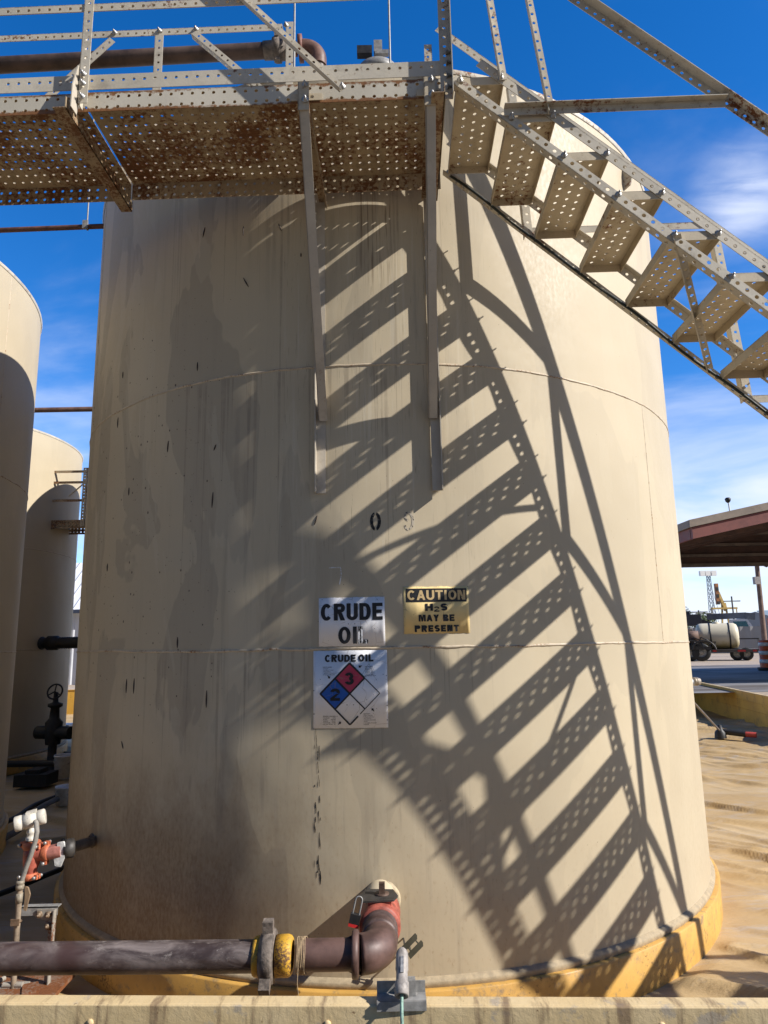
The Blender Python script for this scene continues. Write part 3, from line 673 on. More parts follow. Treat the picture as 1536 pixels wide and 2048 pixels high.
def bt(x, y, d):  # full-size photo pixel measured on the wall -> (s, z): ray against the cylinder
    dr = (fw + rt*((x-768)/FPX) + up*((1024-y)/FPX)); a = dr.x**2+dr.y**2; b = dr.x*CAM.x+dr.y*CAM.y; c2 = CAM.x**2+CAM.y**2-(RT+d)**2
    tt = (-b-math.sqrt(max(0, b*b-a*c2)))/a; p = CAM+dr*tt; return math.atan2(p.x, -p.y)*RT, p.z
DASH = [(408,465,13,3),(487,462,12,0),(560,455,10,-4),(492,565,13,-7),(395,733,11,0),(336,893,14,1),(258,983,10,0),(425,1000,18,1),(215,1135,10,0),(355,1285,12,0),(253,1372,16,0),(268,1372,17,0),(413,1398,18,0),(245,1490,8,-4),(602,510,5,0),(430,895,7,3),(632,1040,10,3),(236,845,14,0),(246,750,9,0)]
M_mark = plain('dark_rust_mark', (.045,.030,.022), .7, 0, .5, 60)
for x, y, hh, tilt in DASH:
    s_, z_ = bt(x, y, 0); sc2 = 1/410.0; l = hh*sc2
    vs = []
    for i in range(7):
        a = -1+2*i/6; wd = .0052*math.sqrt(max(0.05, 1-a*a)); vs += [(s_+tilt*sc2*a-wd, z_+a*l), (s_+tilt*sc2*a+wd, z_+a*l)]
    pts = [(cyl((vs[2*i][0]+vs[2*i+1][0])/2/RT, vs[2*i][1], RT+.001)) for i in range(7)]
    MB().tube(pts, [.0014, .003, .004, .0042, .004, .003, .0014], 6).build('paint_run', M_mark, main)
mb = MB()
for k_ in range(26):   # tar drips down the vertical joint
    z_ = 1.08-.72*random.random()**.8; s_ = -.330+random.gauss(0, .004)-(.026 if random.random() < .3 else 0)*random.random()
    l = random.uniform(.004, .022) if random.random() < .8 else random.uniform(.02, .05); wd = random.uniform(.0012, .0036)
    n = 6; out = [(s_+wd*random.uniform(.5, 1.2)*math.cos(2*math.pi*i/n), z_+l*math.sin(2*math.pi*i/n)) for i in range(n)]
    curved(mb, [(out, [tuple(range(n))])], .0012, 0, 0)
for sx_, sy_, a_, b_ in ((658,1136,672,1134),(672,1134,682,1136),(681,1136,683,1152),(683,1152,679,1168)):
    pass
px0 = (-.346, 1.132)
for i in range(26):
    q0 = (-.346+.0007*i+random.uniform(-.0012, .0012), 1.132-.0105*(i+1)); 
    if random.random() < .86: curved(mb, [bar(*px0, *q0, random.uniform(.0014, .0034))], .0016, 0, 0)
    px0 = q0
mb.build('tar_drip', M_ink, main)
mb = MB(); pl_ = [bt(*q, 0) for q in ((658,1136),(668,1135),(681,1135),(683,1150),(679,1169))]
curved(mb, [bar(*pl_[i], *pl_[i+1], .0055) for i in range(4)], .0012, 0, 0); mb.build('chalk_mark', worn('white_chalk', (.62,.62,.6), (.45,.40,.31), .46, 70), main)

# ------------------------------------------------------------------ walkway
VN, VF = -3.092, -2.425
ZB, ZF = 4.05, 4.152        # flange bottom, deck level
UE = .445                    # right-hand end of the deck
wk = thing('walkway', uvz(-1.2, (VN+VF)/2, ZB), 'rusty perforated steel catwalk with handrails along the tank top', 'walkway')
UL = -1.315
PW = VF-VN
def deck(u0, u1, dz=0.0):
    rows = [.05+.0565*i for i in range(11)]
    mb = MB().strip(uvz(u0, VN, ZF+dz), U, u1-u0, V, PW, rows, r=.0072, t=.003); f = mb.build('floor_panel', M_pan, wk)
    mb = MB().strip(uvz(u0, VN-.0005, ZB+dz), U, u1-u0, Z, ZF-ZB-.001, [.022, .078], r=.0083, t=-.003); mb.build('side_flange', M_flange, wk)
    mb = MB().strip(uvz(u0, VF+.0005, ZB+dz), U, u1-u0, Z, ZF-ZB-.001, [.026, .076], r=.0083, t=.003); mb.build('side_flange', M_pan, wk)
deck(UL+.004, UE); deck(-4.6, UL-.004, -.004)
# toe boards, near and far
mb = MB().strip(uvz(-4.6, VN-.004, ZF+.014), U, UE+4.6-.02, Z, .078, [.05], r=.0082, t=-.003)
mb.strip(uvz(-4.6, VN-.004, ZF+.092), U, UE+4.6-.02, V, .03, [], t=.003); mb.build('toe_board', M_steel, wk)
mb = MB().strip(uvz(-4.6, VF+.006, ZF+.014), U, UE+4.6-.02, Z, .10, [.05], r=.0082, t=.003); mb.build('toe_board', M_steel, wk)
# cross beams below the deck
for u in (UL, UE-.02, -3.0):
    mb = MB(); a, b = uvz(u, VN-.10, ZB-.001), uvz(u, VF+.02, ZB-.001)
    dn = Z*.058; mb.angle(a-dn, b-dn, Z, .057, -U, .062, True, False, t=.004); mb.build('cross_beam', M_beam, wk)
# near posts with gusset, mid and top rails
for u in (UL+.03, -3.0+.03):
    mb = MB(); mb.angle(uvz(u, VN-.055, ZB-.0), uvz(u, VN-.055, 5.25), U, .045, V, .045, True, True)
    mb.build('post', M_steel, wk)
    mb = MB(); mb.prism([uvz(u-.004, VN-.10, ZB-.055), uvz(u-.004, VN-.045, ZB-.055), uvz(u-.004, VN-.012, ZB+.20), uvz(u-.004, VN-.060, ZB+.20), uvz(u-.004, VN-.10, ZB+.06)], -U, .005); mb.build('gusset', M_brace, wk)
    for dz in (.03, .10, .15): bolt_at(wk, M_bolt, uvz(u+.022, VN-.061, ZB+dz), -V)
mb = MB(); mb.angle(uvz(UE+.022, VN-.022, ZB-.03), uvz(UE+.022, VN-.022, 5.25), -U, .056, -V, .05, True, False); mb.build('post', M_steel2, wk)
for dz in (.03, .09, .16, .215): bolt_at(wk, M_bolt, uvz(UE-.005, VN-.03, ZB+dz), U)
mb = MB(); mb.angle(uvz(-4.6, VN-.050, 4.60), uvz(UE-.03, VN-.050, 4.60), -Z, .042, V, .04, True, False); mb.build('mid_rail', M_steel, wk)
mb = MB(); mb.angle(uvz(-4.6, VN-.050, 5.22), uvz(UE-.03, VN-.050, 5.22), -Z, .042, V, .04, True, False); mb.build('top_rail', M_steel, wk)
# diagonal from rail down to the side flange
mb = MB(); mb.angle(uvz(-1.08, VN-.056, 5.18), uvz(-.058, VN-.056, 4.05), (U+Z).normalized(), .038, -V, .03, True, False); mb.build('brace', M_steel, wk)
bolt_at(wk, M_bolt, uvz(-.045, VN-.058, 4.078), -V)
# far handrail with its props
VR = -2.36
mb = MB(); mb.angle(uvz(-4.6, VR, 5.255), uvz(-.475, VR, 5.255), -Z, .045, V, .04, True, False); mb.build('far_rail', M_steel, wk)
for (ua, za, ub, zb_, w_) in ((-1.53, 5.205, -1.92, 4.80, .05), (-1.25, 5.205, -1.25, 4.16, .052), (-1.03, 5.205, -.60, 4.78, .038), (-.45, 5.26, -.45, 4.16, .045), (-3.3, 5.205, -3.3, 4.16, .05)):
    mb = MB(); p, q = uvz(ua, VR-.006, za), uvz(ub, VR-.006, zb_); d = (q-p).normalized(); nrm = d.cross(V)
    if nrm.dot(U) < 0: nrm = -nrm
    mb.angle(p, q, nrm, w_, V, .04, True, True); mb.build('rail_prop', M_steel, wk)
for u in (-1.50, -1.225, -1.0, -.45): bolt_at(wk, M_bolt, uvz(u, VR-.004, 5.238), -V)
mb = MB(); mb.angle(uvz(UE-.02, VF+.03, 4.1), uvz(UE-.02, VF+.03, 5.03), -U, .045, V, .04, True, False); mb.build('post', M_steel, wk)
# knee brackets carrying the deck off the tank wall
for u, ul in ((-.205, 0), (.383, 0)):
    y0 = -math.sqrt(RT**2-(u*.9995)**2)
    P3 = lambda v, z: uvz(u, v, z)
    vt = -RT*math.cos(math.asin(u/RT))+.0
    vw = vt+.0314*(-u)          # wall position along V at this u
    uc = -.271 if u < 0 else .402; dU = U if u < 0 else -U; vc = -math.sqrt(RT**2-(uc-.074)**2)-.0314*(uc-.074)*0+.0314*-(uc-.074)
    vc = min(vc, vw)-.006
    mb = MB(); mb.angle(uvz(uc, vc, ZB-.005), uvz(uc, vc, 2.33), dU, .054, -V, .046, False, False, t=.005); mb.build('wall_angle', M_brace, wk)
    mb = MB(); mb.angle(P3(VN-.010, ZB-.004), P3(vw-.01, ZB-.004), -Z, .045, -U, .045, False, False, t=.005); mb.build('bracket_arm', M_beam, wk)
    mb = MB(); a, b = uvz(u-.045, VN-.034, 4.00), uvz(u-.045, vw-.040, 2.72); d = (b-a).normalized(); fl = U.cross(d).normalized()
    if fl.dot(V) < 0: fl = -fl
    mb.angle(a, b, U, .047, fl, .05, False, False, t=.005); mb.build('knee_brace', M_brace, wk)
    mb = MB(); mb.angle(uvz(u-.050, VN-.034, 4.135), uvz(u-.050, VN-.034, 3.985), U, .052, V, .034, False, False, t=.004)
    mb.build('hanger', M_tread, wk)
    mb = MB(); mb.strip(uvz(u-.085, VN-.008, 4.058), U, .145, Z, .036, [.018], r=.009, t=-.004, pitch=.0508); mb.build('clip', M_tread, wk)
    bolt_at(wk, M_bolt, uvz(u-.014, VN-.04, 4.035), -V, .012); bolt_at(wk, M_bolt, uvz(u-.016, VN-.04, 4.115), -V, .009)

# ------------------------------------------------------------------ stairway
st = thing('stairway', uvz(2.6, (VN+VF)/2, .30), 'perforated steel stairway climbing from the right up to the catwalk', 'stairs')
SL = -.9110
zl = lambda u: 4.589+SL*u           # hole line of the lower angle
zu = lambda u: 4.781+SL*u           # hole line of the upper angle
zr = lambda u: 5.530+SL*u           # hole line of the handrail
D = (U+Z*SL).normalized(); NUP = (Z-D*D.z).normalized()   # along the slope / square to it
U1 = 4.75
for vv, inn in ((VN, V), (VF, -V)):
    near = vv == VN
    for zf, u0, nm in ((zl, .475, 'stringer'), (zu, .60 if near else .50, 'stringer')):
        vq = vv if (near or zf is zl) else vv-.030
        lowcorner = zf is zl
        w_ = .044
        pc = lambda u: uvz(u, vq, zf(u)) - NUP*(w_*.55)
        if lowcorner: p, q = pc(u0), pc(U1); mb = MB().angle(p, q, NUP, w_, inn, .042, True, True, r=.0094)
        else:
            pc2 = lambda u: uvz(u, vq, zf(u)) + NUP*(w_*.45)
            p, q = pc2(u0), pc2(U1-.1); mb = MB().angle(p, q, -NUP, w_, inn, .04, True, near, r=.0082)
        mb.build(nm, M_steel if near else M_steel2, st)
    # handrail: holes in the upright leg, flat leg turned out on top
    vr = vv
    hp = lambda u: uvz(u, vr, zr(u)) + NUP*.022
    mb = MB().angle(hp(.46 if not near else .50), hp(U1), -NUP, .044, (-V if near else V), .05, True, False); mb.build('handrail', M_steel2 if near else M_steel, st)
# treads
TR, RISE, RUN = 16, .2085, .2290
def tread_mesh():
    mb = MB(); Lw = PW-.042; dp = .222
    mb.strip(Vector((0, 0, 0)), V, Lw, -U, dp, [.058+.053*i for i in range(3)], pitch=.056, r=.0085, t=-.003, stagger=True)
    mb.strip(Vector((0, 0, 0)), V, Lw, -Z, .045, [], t=.003); mb.strip(Vector((0, 0, 0))-U*dp, V, Lw, -Z, .045, [], t=-.003)
    for e in (0.0, Lw-.003): mb.box(-U*(dp/2)+V*(e+.0015)-Z*.022, dp-.008, .003, .042, U, V, Z)
    return mb
tm = None
for i in range(19):
    uL = .487+RUN*i; zt = 4.158-RISE*i
    loc = uvz(uL+.222, VN+.006, zt)
    if tm is None:
        mb = tread_mesh(); o_ = mb.build('tread', M_tread); tm = o_.data; C.objects.unlink(o_); bpy.data.objects.remove(o_)
        TB = [(-.205, -.011), (-.012, -.011), (-.205, PW-.030), (-.012, PW-.030)]
        ob_ = bolt(MB(), Z*0, -V, .0105, .010, .04).build('bolt', M_bolt); bm_ = ob_.data; bpy.data.objects.remove(ob_)
    o_ = bpy.data.objects.new('tread', tm); link(o_, st); o_.location = loc-WL[st]; WL[o_] = loc
    for du, v_ in TB:
        b_ = bpy.data.objects.new('bolt', bm_); link(b_, o_); b_.location = U*du+V*v_-Z*.020
        if v_ > .3: b_.location = U*du+V*(PW-.003 if du < -.1 else PW-.034)-Z*.020; b_.rotation_euler = (0, 0, math.pi); b_.scale = (.8, .9, .8)
    if i in (3, ): o_['label'] = 'tread with a rust bloom'
# posts and level props of both handrails
for vv in (VN, VF):
    near = vv == VN
    vo_ = vv-.006 if near else vv+.006
    for u, lean in (((.688, .10), (.90, .11), (2.03, .10), (3.08, .10)) if near else ((.90, .05), (1.99, .075), (3.09, .075))):
        z0_ = zu(u)-.03 if near else zl(u)-.02
        zt_ = zr(u)+.06 if near else zr(u)+.01
        p, q = uvz(u, vo_, z0_), uvz(u-lean*(zt_-z0_), vo_, zt_)
        mb = MB().angle(p, q, U, .036 if near else .045, (V if not near else -V), .03 if near else .045, True, False); mb.build('rail_post', M_steel, st)
    for u in ((.70, 2.03, 3.08) if near else (.89, 2.0, 3.1)):
        zz = zl(u)+.02
        ue = (5.53-zz)/.911
        p, q = uvz(u, vo_-.004 if near else vo_+.004, zz), uvz(ue, vo_-.004 if near else vo_+.004, zz)
        mb = MB().angle(p, q, -Z, .040, (-V if near else V), .036, False, False); mb.build('rail_prop', M_steel2, st)
# diagonal lacing below the treads
for u, ud in ((1.411, .385), (2.78, -.45)):
    p = uvz(u, VN-.004, zl(u)-.01); q = uvz(u+ud, VF-.02, zl(u+ud)-.03); d = (q-p).normalized()
    sdir = U.cross(d); sdir.normalize()
    mb = MB().angle(p, q, U, .036, (-sdir if sdir.dot(Z) > 0 else sdir), .03, True, False); mb.build('lacing_strut', M_steel2, st)
# conduit cable tied along the lower far stringer
cb_ = []
for i in range(70):
    u = .50+i*.062; cb_.append(uvz(u, VF-.040-.006*math.sin(i*.9), zl(u)-.033+.006*math.sin(i*.55)))
t_ = tag(MB().tube(cb_, .0075, 8).build('cable', plain('black_green_cable', (.022,.028,.022), .6, 0, .4, 40), None, uvz(.5, VF, zl(.5))), 'dark cable tied along the lower edge of the stairway', 'cable')

# ------------------------------------------------------------------ flow line in front of the tank
PY, PZ, PR = -2.98, .366, .0565
fl = thing('flow_line', (-.8, PY, LZ), 'scaled brown flow line with elbow, union and red valve at the tank foot', 'pipe')
mb = MB(); mb.tube([(-6.5, PY+.16, PZ-.005), (-.50, PY, PZ)], PR, 40); mb.build('pipe', M_pipe, fl)
mb = MB(); mb.tube([(-.345, PY, PZ), (-.11, PY, PZ)], PR, 40); mb.build('pipe', M_pipebrown, fl)
ex = -.036
mb = MB(); er = .085
pts = [(-.135, PY, PZ), (-.12, PY, PZ)] + [tuple(q) for q in arc_pts((ex-er, PY+er, PZ), -Y, X, er, 0, math.pi/2, 14)] + [(ex, PY+er+.06, PZ)]
rs = [.074, .074] + [.071]*15 + [.068]
mb.tube(pts, rs, 40); mb.lathe((-.142, PY, PZ), X, [(0, .05), (0, .080), (.006, .083), (.022, .083), (.026, .074), (.03, .06)], 40); mb.build('elbow', M_pipebrown, fl)
mb = MB(); mb.lathe((ex, PY+.16, PZ), Y, [(-.03, .05), (-.03, .0735), (0, .0745), (.004, .0715), (.06, .0715), (.064, .075), (.08, .075), (.08, .06)], 40); mb.build('coupling', plain('dark_coupling', (.10,.065,.055), .5, .15, .4, 16), fl)
mb = MB(); mb.lathe((ex, PY+.235, PZ), Y, [(0, .05), (0, .084), (.012, .088), (.09, .088), (.14, .085), (.17, .090), (.20, .090), (.20, .05)], 40)
mb.box((ex, PY+.33, PZ+.066), .10, .11, .05); o_v = mb.build('valve', M_red, fl)
mb = MB(); mb.prism([(ex-.075, PY+.26, PZ+.092), (ex+.06, PY+.27, PZ+.092), (ex+.08, PY+.32, PZ+.092), (ex+.06, PY+.40, PZ+.092), (ex-.06, PY+.41, PZ+.092), (ex-.085, PY+.34, PZ+.092)], Z, .007); mb.build('stop_plate', M_dark, o_v)
mb = MB(); mb.lathe((ex+.01, PY+.34, PZ+.096), Z, [(0, 0), (0, .032), (.008, .032), (.008, .0)], 20); mb.box((ex+.01, PY+.34, PZ+.122), .026, .026, .05); mb.build('stem', plain('rusty_stem', (.10,.06,.04), .6, .2, .4, 60), o_v)
mb = MB(); yc = -math.sqrt(RT**2-ex**2)
mb.lathe((ex, PY+.43, PZ), Y, [(0, .05), (0, .072), (.20, .072)], 36); mb.build('nozzle', M_tank2, fl)
mb = MB(); mb.lathe((ex+.008, yc-.02, PZ-.020), Y, [(0, .05), (0, .080), (.006, .087), (.03, .090)], 36); mb.build('weld_collar', plain('cream_collar_paint', (.40,.325,.21), .7, 0, .35, 24), fl)
# hammer union
mb = MB(); mb.lathe((-.523, PY, PZ), X, [(0, .05), (0, .064), (.008, .069), (.030, .0715), (.034, .06)], 36); mb.build('union_ring', M_yelpaint, fl); mb = MB(); mb.lathe((-.435, PY, PZ), X, [(0, .06), (0, .0725), (.045, .0725), (.056, .068), (.062, .060), (.062, .05)], 36); mb.build('union_ring', M_yelpaint, fl)
mb = MB(); mb.lathe((-.484, PY, PZ), X, [(-.010, .05), (-.014, .074), (-.002, .088), (.004, .094), (.034, .096), (.042, .090), (.045, .06)], 36)
for k_ in range(3):
    a = R(82+120*k_); d = Vector((0, -math.cos(a), math.sin(a))); tn = Vector((0, math.sin(a), math.cos(a)))
    mb.box(Vector((-.466, PY, PZ))+d*.106, .040, .036, .056, X, d.cross(X), d)
mb.build('union_nut', M_union, fl)
mb = MB()
for k_ in range(7):
    mb.tube([(-.352+.005*k_ + .002*math.sin(a*3+k_), PY+(PR+.006)*math.cos(a), PZ+(PR+.006)*math.sin(a)) for a in [2*math.pi*i/24 for i in range(25)]], .0016, 5)
mb.tube([(-.345, PY-.06, PZ-.02), (-.347, PY-.066, PZ-.07), (-.342, PY-.06, PZ-.12)], .0016, 5); mb.build('wire_wrap', plain('tan_jute', (.36,.26,.15), .9, 0, .3, 80), fl)
# padlock hanging from the valve plate
pc_ = Vector((ex-.105, PY+.235, PZ+.040))
t = thing('padlock', pc_-Z*.035, 'small black padlock with red foot hanging from the valve', 'padlock')
ax = Vector((.25, 0, 1)).normalized(); bx = Vector((1, 0, -.25)).normalized()
mb = MB(); mb.box(pc_, .044, .024, .040, bx, Y, ax); mb.build('body', M_black, t)
mb = MB(); mb.box(pc_-ax*.024, .045, .025, .012, bx, Y, ax); mb.build('foot', plain('red_plastic', (.55,.03,.03), .4), t)
mb = MB(); mb.tube([pc_+ax*.02-bx*.014, pc_+ax*.06-bx*.014] + arc_pts(pc_+ax*.075, -bx, ax, .014, 0, math.pi, 8) + [pc_+ax*.06+bx*.014, pc_+ax*.02+bx*.014], .0032, 8); mb.build('shackle', M_galv, t)
# bonding clip welded on the tank foot
q = cyl(.105/RT, .185); nrm = Vector((math.sin(.105/RT), -math.cos(.105/RT), 0)); tg_ = Vector((nrm.y*-1, nrm.x, 0))
t = thing('bonding_clip', q, 'small dark two plate bonding clip on the tank foot right of the elbow', 'clip')
e1 = (tg_*.5+Z*.86).normalized(); e1 = Vector((.62, 0, .55)).normalized(); e2 = Vector((-.35, 0, .94)); e2 = (e2-e1*e2.dot(e1)).normalized(); e3 = e1.cross(e2)
mb = MB()
for s_ in (-.020, .020):
    mb.prism([q+nrm*.10+e1*a+e2*(b+s_) for a, b in ((-.045,-.012),(.035,-.012),(.045,0),(.045,.012),(-.040,.012))], nrm, .004)
mb.beam(q+nrm*.10-e2*.03-e1*.02, q+nrm*.10+e2*.03-e1*.02, .006, .006); mb.beam(q+nrm*.10-e2*.03+e1*.025, q+nrm*.10+e2*.03+e1*.025, .006, .006); mb.build('plate', plain('dark_clip_steel', (.10,.10,.075), .5, .3), t)
mb = MB(); mb.beam(q-nrm*.02-e1*.03-e2*.02, q+nrm*.10-e1*.03-e2*.02, .008, .003); mb.beam(q-nrm*.02-e1*.03+e2*.02, q+nrm*.10-e1*.03+e2*.02, .008, .003); mb.build('leg', M_dark, t)

# ------------------------------------------------------------------ containment walls
M_wall = NM('peeling_tan_wall_paint'); k = M_wall; o = k.tc.outputs['Object']
c_ = k.mix(k.step(k.noise(o, 3, 5, .6), .3, .7), (.55,.405,.205), (.63,.49,.28)); c_ = k.mix(k.step(k.noise(o, 5, 6, .65, (4,1,0)), .60, .66), c_, (.40,.33,.235))
st_ = k.math('MULTIPLY', k.step(k.noise(o, 1, 5, .65, (0,3,0), (13,3,1.5)), .50, .64), .75); c_ = k.mix(st_, c_, (.16,.10,.06))
c_ = k.mix(k.step(k.noise(o, 40, 6, .75), .62, .7), c_, (.22,.14,.07)); k.bump(k.noise(o, 22, 6, .7), .5, .006); M_wall = k.done(c_, .65, 0, .35)
M_wally = NM('yellow_wall_paint'); k = M_wally; o = k.tc.outputs['Object']
c_ = k.mix(k.step(k.noise(o, 1.2, 5, .6), .3, .7), (.46,.255,.04), (.62,.36,.06)); c_ = k.mix(k.math('MULTIPLY', k.step(k.noise(o, 3, 7, .7, (0,3,0), (1,1,1)), .52, .68), .6), c_, (.20,.12,.04)); M_wally = k.done(c_, .6, 0, .35)
fa = Vector((-16, -2.61, 0)); fb = Vector((5.6, -3.665, 0)); fd = (fb-fa).normalized(); fn = Vector((fd.y, -fd.x, 0))  # fn towards the camera
t = thing('containment_wall', fa.lerp(fb, .75)+Z*LZ, 'peeling tan steel containment wall across the foot of the picture', 'wall')
mb = MB(); L = (fb-fa).length; mid = (fa+fb)/2
mb.box(mid+fn*.012+Z*.392, L, .058, .012, fd, fn, Z); mb.box(mid+fn*.041+fn*.004+Z*.357, L, .008, .082, fd, fn, Z); mb.box(mid+fn*.0+Z*.075, L, .012, .62, fd, fn, Z)
n = 90
o_ = mb.build('wall_panel', M_wall, t); bv = o_.modifiers.new('bevel', 'BEVEL'); bv.width = .004; bv.segments = 2
for x in (-.98, -.20, .86):
    p = fa+fd*((x-fa.x)/fd.x)+fn*.049+Z*.345; MB().lathe(p, fn, [(0, .012), (.003, .012), (.006, .007), (.008, 0)], 10).build('rivet', M_wall, t)
ra, rb_ = Vector((5.58, -3.68, 0)), Vector((5.55+.147*17.2, 13.4, 0))
rd = (rb_-ra).normalized(); rn = Vector((-rd.y, rd.x, 0))
t = thing('containment_wall', ra.lerp(rb_, .6)+Z*LZ, 'yellow steel containment wall along the right edge of the liner', 'wall')
mb = MB(); mid = (ra+rb_)/2; L = (rb_-ra).length; mb.box(mid+Z*.08, L, .014, .64, rd, rn, Z)
for zz in (.22, .05): mb.box(mid+Z*zz+rn*.012, L, .012, .012, rd, rn, Z)
mb.build('wall_panel', M_wally, t); mb = MB(); mb.box(mid+Z*.405, L, .06, .012, rd, rn, Z); mb.build('top_cap', M_wall, t)
for nm, a, b, lab in (('containment_wall', Vector((-16, 13.4, 0)), Vector((8.08, 13.4, 0)), 'yellow steel containment wall at the far end beyond the tanks'), ('containment_wall', Vector((-16, -2.7, 0)), Vector((-16, 13.4, 0)), 'yellow steel containment wall beyond the left tanks')):
    mb = MB(); d = (b-a).normalized(); mb.box((a+b)/2+Z*.08, (b-a).length, .014, .64, d, Vector((-d.y, d.x, 0)), Z); mb.box((a+b)/2+Z*.405, (b-a).length, .06, .012, d, Vector((-d.y, d.x, 0)), Z)
    tag(mb.build(nm, M_wally, None, (a+b)/2+Z*LZ), lab, 'wall')
# ------------------------------------------------------------------ fitting clamped on the front wall
fx = .040
t = thing('conduit_fitting', (fx, -3.43, .41), 'grey capsule shaped conduit fitting clamped on top of the front wall', 'fitting')
ca, cbv = Vector((fx+.004, -3.37, .522)), Vector((fx-.002, -3.475, .432)); ax = (cbv-ca).normalized()
mb = MB(); mb.lathe(ca, ax, [(-.020, 0), (-.018, .008), (-.010, .016), (0, .0205), (.05, .0215), (.055, .019), (.085, .019), (.09, .0235), (.128, .0235), (.13, .019), (.128, .013), (.10, .012)], 28); mb.build('body', plain('dirty_grey_casting', (.30,.27,.24), .6, .2, .4, 30), t)
mb = MB(); mb.box(ca+ax*.03+Vector((0, -.021, .004)), .010, .012, .05, X, ax.cross(X), ax); mb.build('latch', M_bolt, t)
mb = MB()
mb.box((fx-.002, -3.418, .4125), .160, .060, .005); mb.box((fx-.002, -3.390, .432), .160, .005, .034); mb.box((fx-.002, -3.449, .401), .160, .005, .028); mb.box((fx+.03, -3.405, .437), .03, .03, .05)
mb.build('mounting_channel', M_galv, t)
mb = MB(); mb.tube([cbv-ax*.02, cbv+ax*.02, (fx-.003, -3.51, .36), (fx-.003, -3.525, .28), (fx-.001, -3.53, .15), (fx+.005, -3.55, -.05), (fx+.02, -3.62, .34-.34)], .0055, 10); mb.build('cord', M_cord, t)

# ------------------------------------------------------------------ pressure transmitter on the left nozzle
ty = -1.97
t = thing('pressure_transmitter', (-1.90, ty, -.19), 'white pressure transmitter on red grooved fittings at the left foot of the tank', 'transmitter')
M_clamp = plain('orange_red_paint', (.44,.12,.055), .55, 0, .4, 30); M_dirtyw = painted_steel('chipped_white_enamel', (.56,.52,.44), .30, .6, 6.0, (.10,.07,.045))
ha, hb = Vector((-1.982, ty-.028, .630)), Vector((-1.838, ty+.02, .662)); hax = (hb-ha).normalized()
mb = MB(); mb.lathe(ha, hax, [(0, .028), (0, .036), (.005, .039), (.035, .039), (.036, .0375), (.046, .0375), (.047, .041), (.105, .041), (.106, .0375), (.114, .0375), (.115, .039), (.146, .039), (.150, .035), (.150, 0)], 28)
mb.box(ha+hax*.077+Z*.036, .05, .045, .022, hax, hax.cross(Z), Z); mb.build('housing', M_dirtyw, t)
mb = MB(); mb.lathe(ha-hax*-.001, hax, [(0, .028), (-.001, 0)], 28); mb.build('window', plain('grey_glass', (.16,.15,.14), .2), t)
mb = MB(); mb.lathe((-1.903, ty, .545), Z, [(0, .027), (.012, .028), (.016, .023), (.03, .022), (.036, .026), (.05, .026), (.054, .021), (.08, .021)], 22); mb.build('neck', M_dirtyw, t)
def coupling(name, c, axis, r, h, lugdir):
    c = Vector(c); axis = Vector(axis).normalized(); l = Vector(lugdir); l = (l-axis*l.dot(axis)).normalized(); o2 = axis.cross(l)
    mb = MB(); mb.lathe(c-axis*h/2, axis, [(0, r*.7), (0, r), (h*.15, r*1.12), (h*.85, r*1.12), (h, r), (h, r*.7)], 28)
    for s_ in (-1, 1):
        for k_ in (-1, 1): mb.box(c+l*s_*(r*1.28)+o2*k_*.009, r*.6, .012, h*.72, l, o2, axis)
    ob = mb.build(name, M_clamp, t)
    for s_ in (-1, 1):
        mb = MB(); p = c+l*s_*r*1.38; mb.lathe(p-o2*.034, o2, [(0, 0), (0, .009), (.010, .009), (.010, .005), (.056, .005), (.056, .009), (.066, .009), (.066, 0)], 8); b_ = mb.build('bolt', M_bolt, ob)
coupling('grooved_coupling', (-1.897, ty, .520), Z, .040, .040, (1, -.35, 0))
mb = MB(); mb.lathe((-1.893, ty, .375), Z, [(0, .028), (.02, .030), (.05, .041), (.10, .043), (.145, .041), (.145, .02)], 28); mb.tube([(-1.893, ty, .475), (-1.825, ty, .478)], .036, 24); mb.build('tee', M_red, t)
coupling('grooved_coupling', (-1.894, ty, .366), Z, .033, .032, (1, -.25, 0))
coupling('grooved_coupling', (-1.818, ty, .480), X, .036, .034, (0, .1, 1))
mb = MB(); mb.tube([(-1.81, ty, .48), (-1.74, ty+.01, .487)], [.035, .037], 24); mb.build('nipple', plain('faded_red_paint', (.33,.13,.10), .6, 0, .4, 24), t)
mb = MB(); nd = Vector((-.723, -.691, 0)); npos = Vector((-1.735, ty+.02, .487))
mb.prism([npos+Vector((.0+a, -.035, b)) for a, b in ((-.02,.045),(.012,.05),(.026,.02),(.02,-.035),(.004,-.075),(-.026,-.07),(-.034,-.03),(-.02,-.005))], (0, .012, 0), 1.0); mb.build('flange_plate', plain('chalky_white_plate', (.56,.55,.52), .6, 0, .35, 50), t)
mb = MB(); mb.lathe((-1.735, ty+.02, .49), (.72, .3, .03), [(0, .03), (0, .044), (.02, .050), (.05, .048), (.058, .034)], 22); mb.build('flange_ring', M_dark, t)
mb = MB(); mb.tube([(-1.735, ty+.02, .487), tuple(cyl(R(-46.5), .445, RT-.04))], .028, 24); mb.lathe(cyl(R(-46.5), .447, RT+.004), (-.725, -.689, 0), [(-.012, .040), (0, .040), (.010, .030)], 24); mb.build('nozzle', plain('grimy_nozzle', (.13,.105,.08), .7, 0, .4, 20), t)
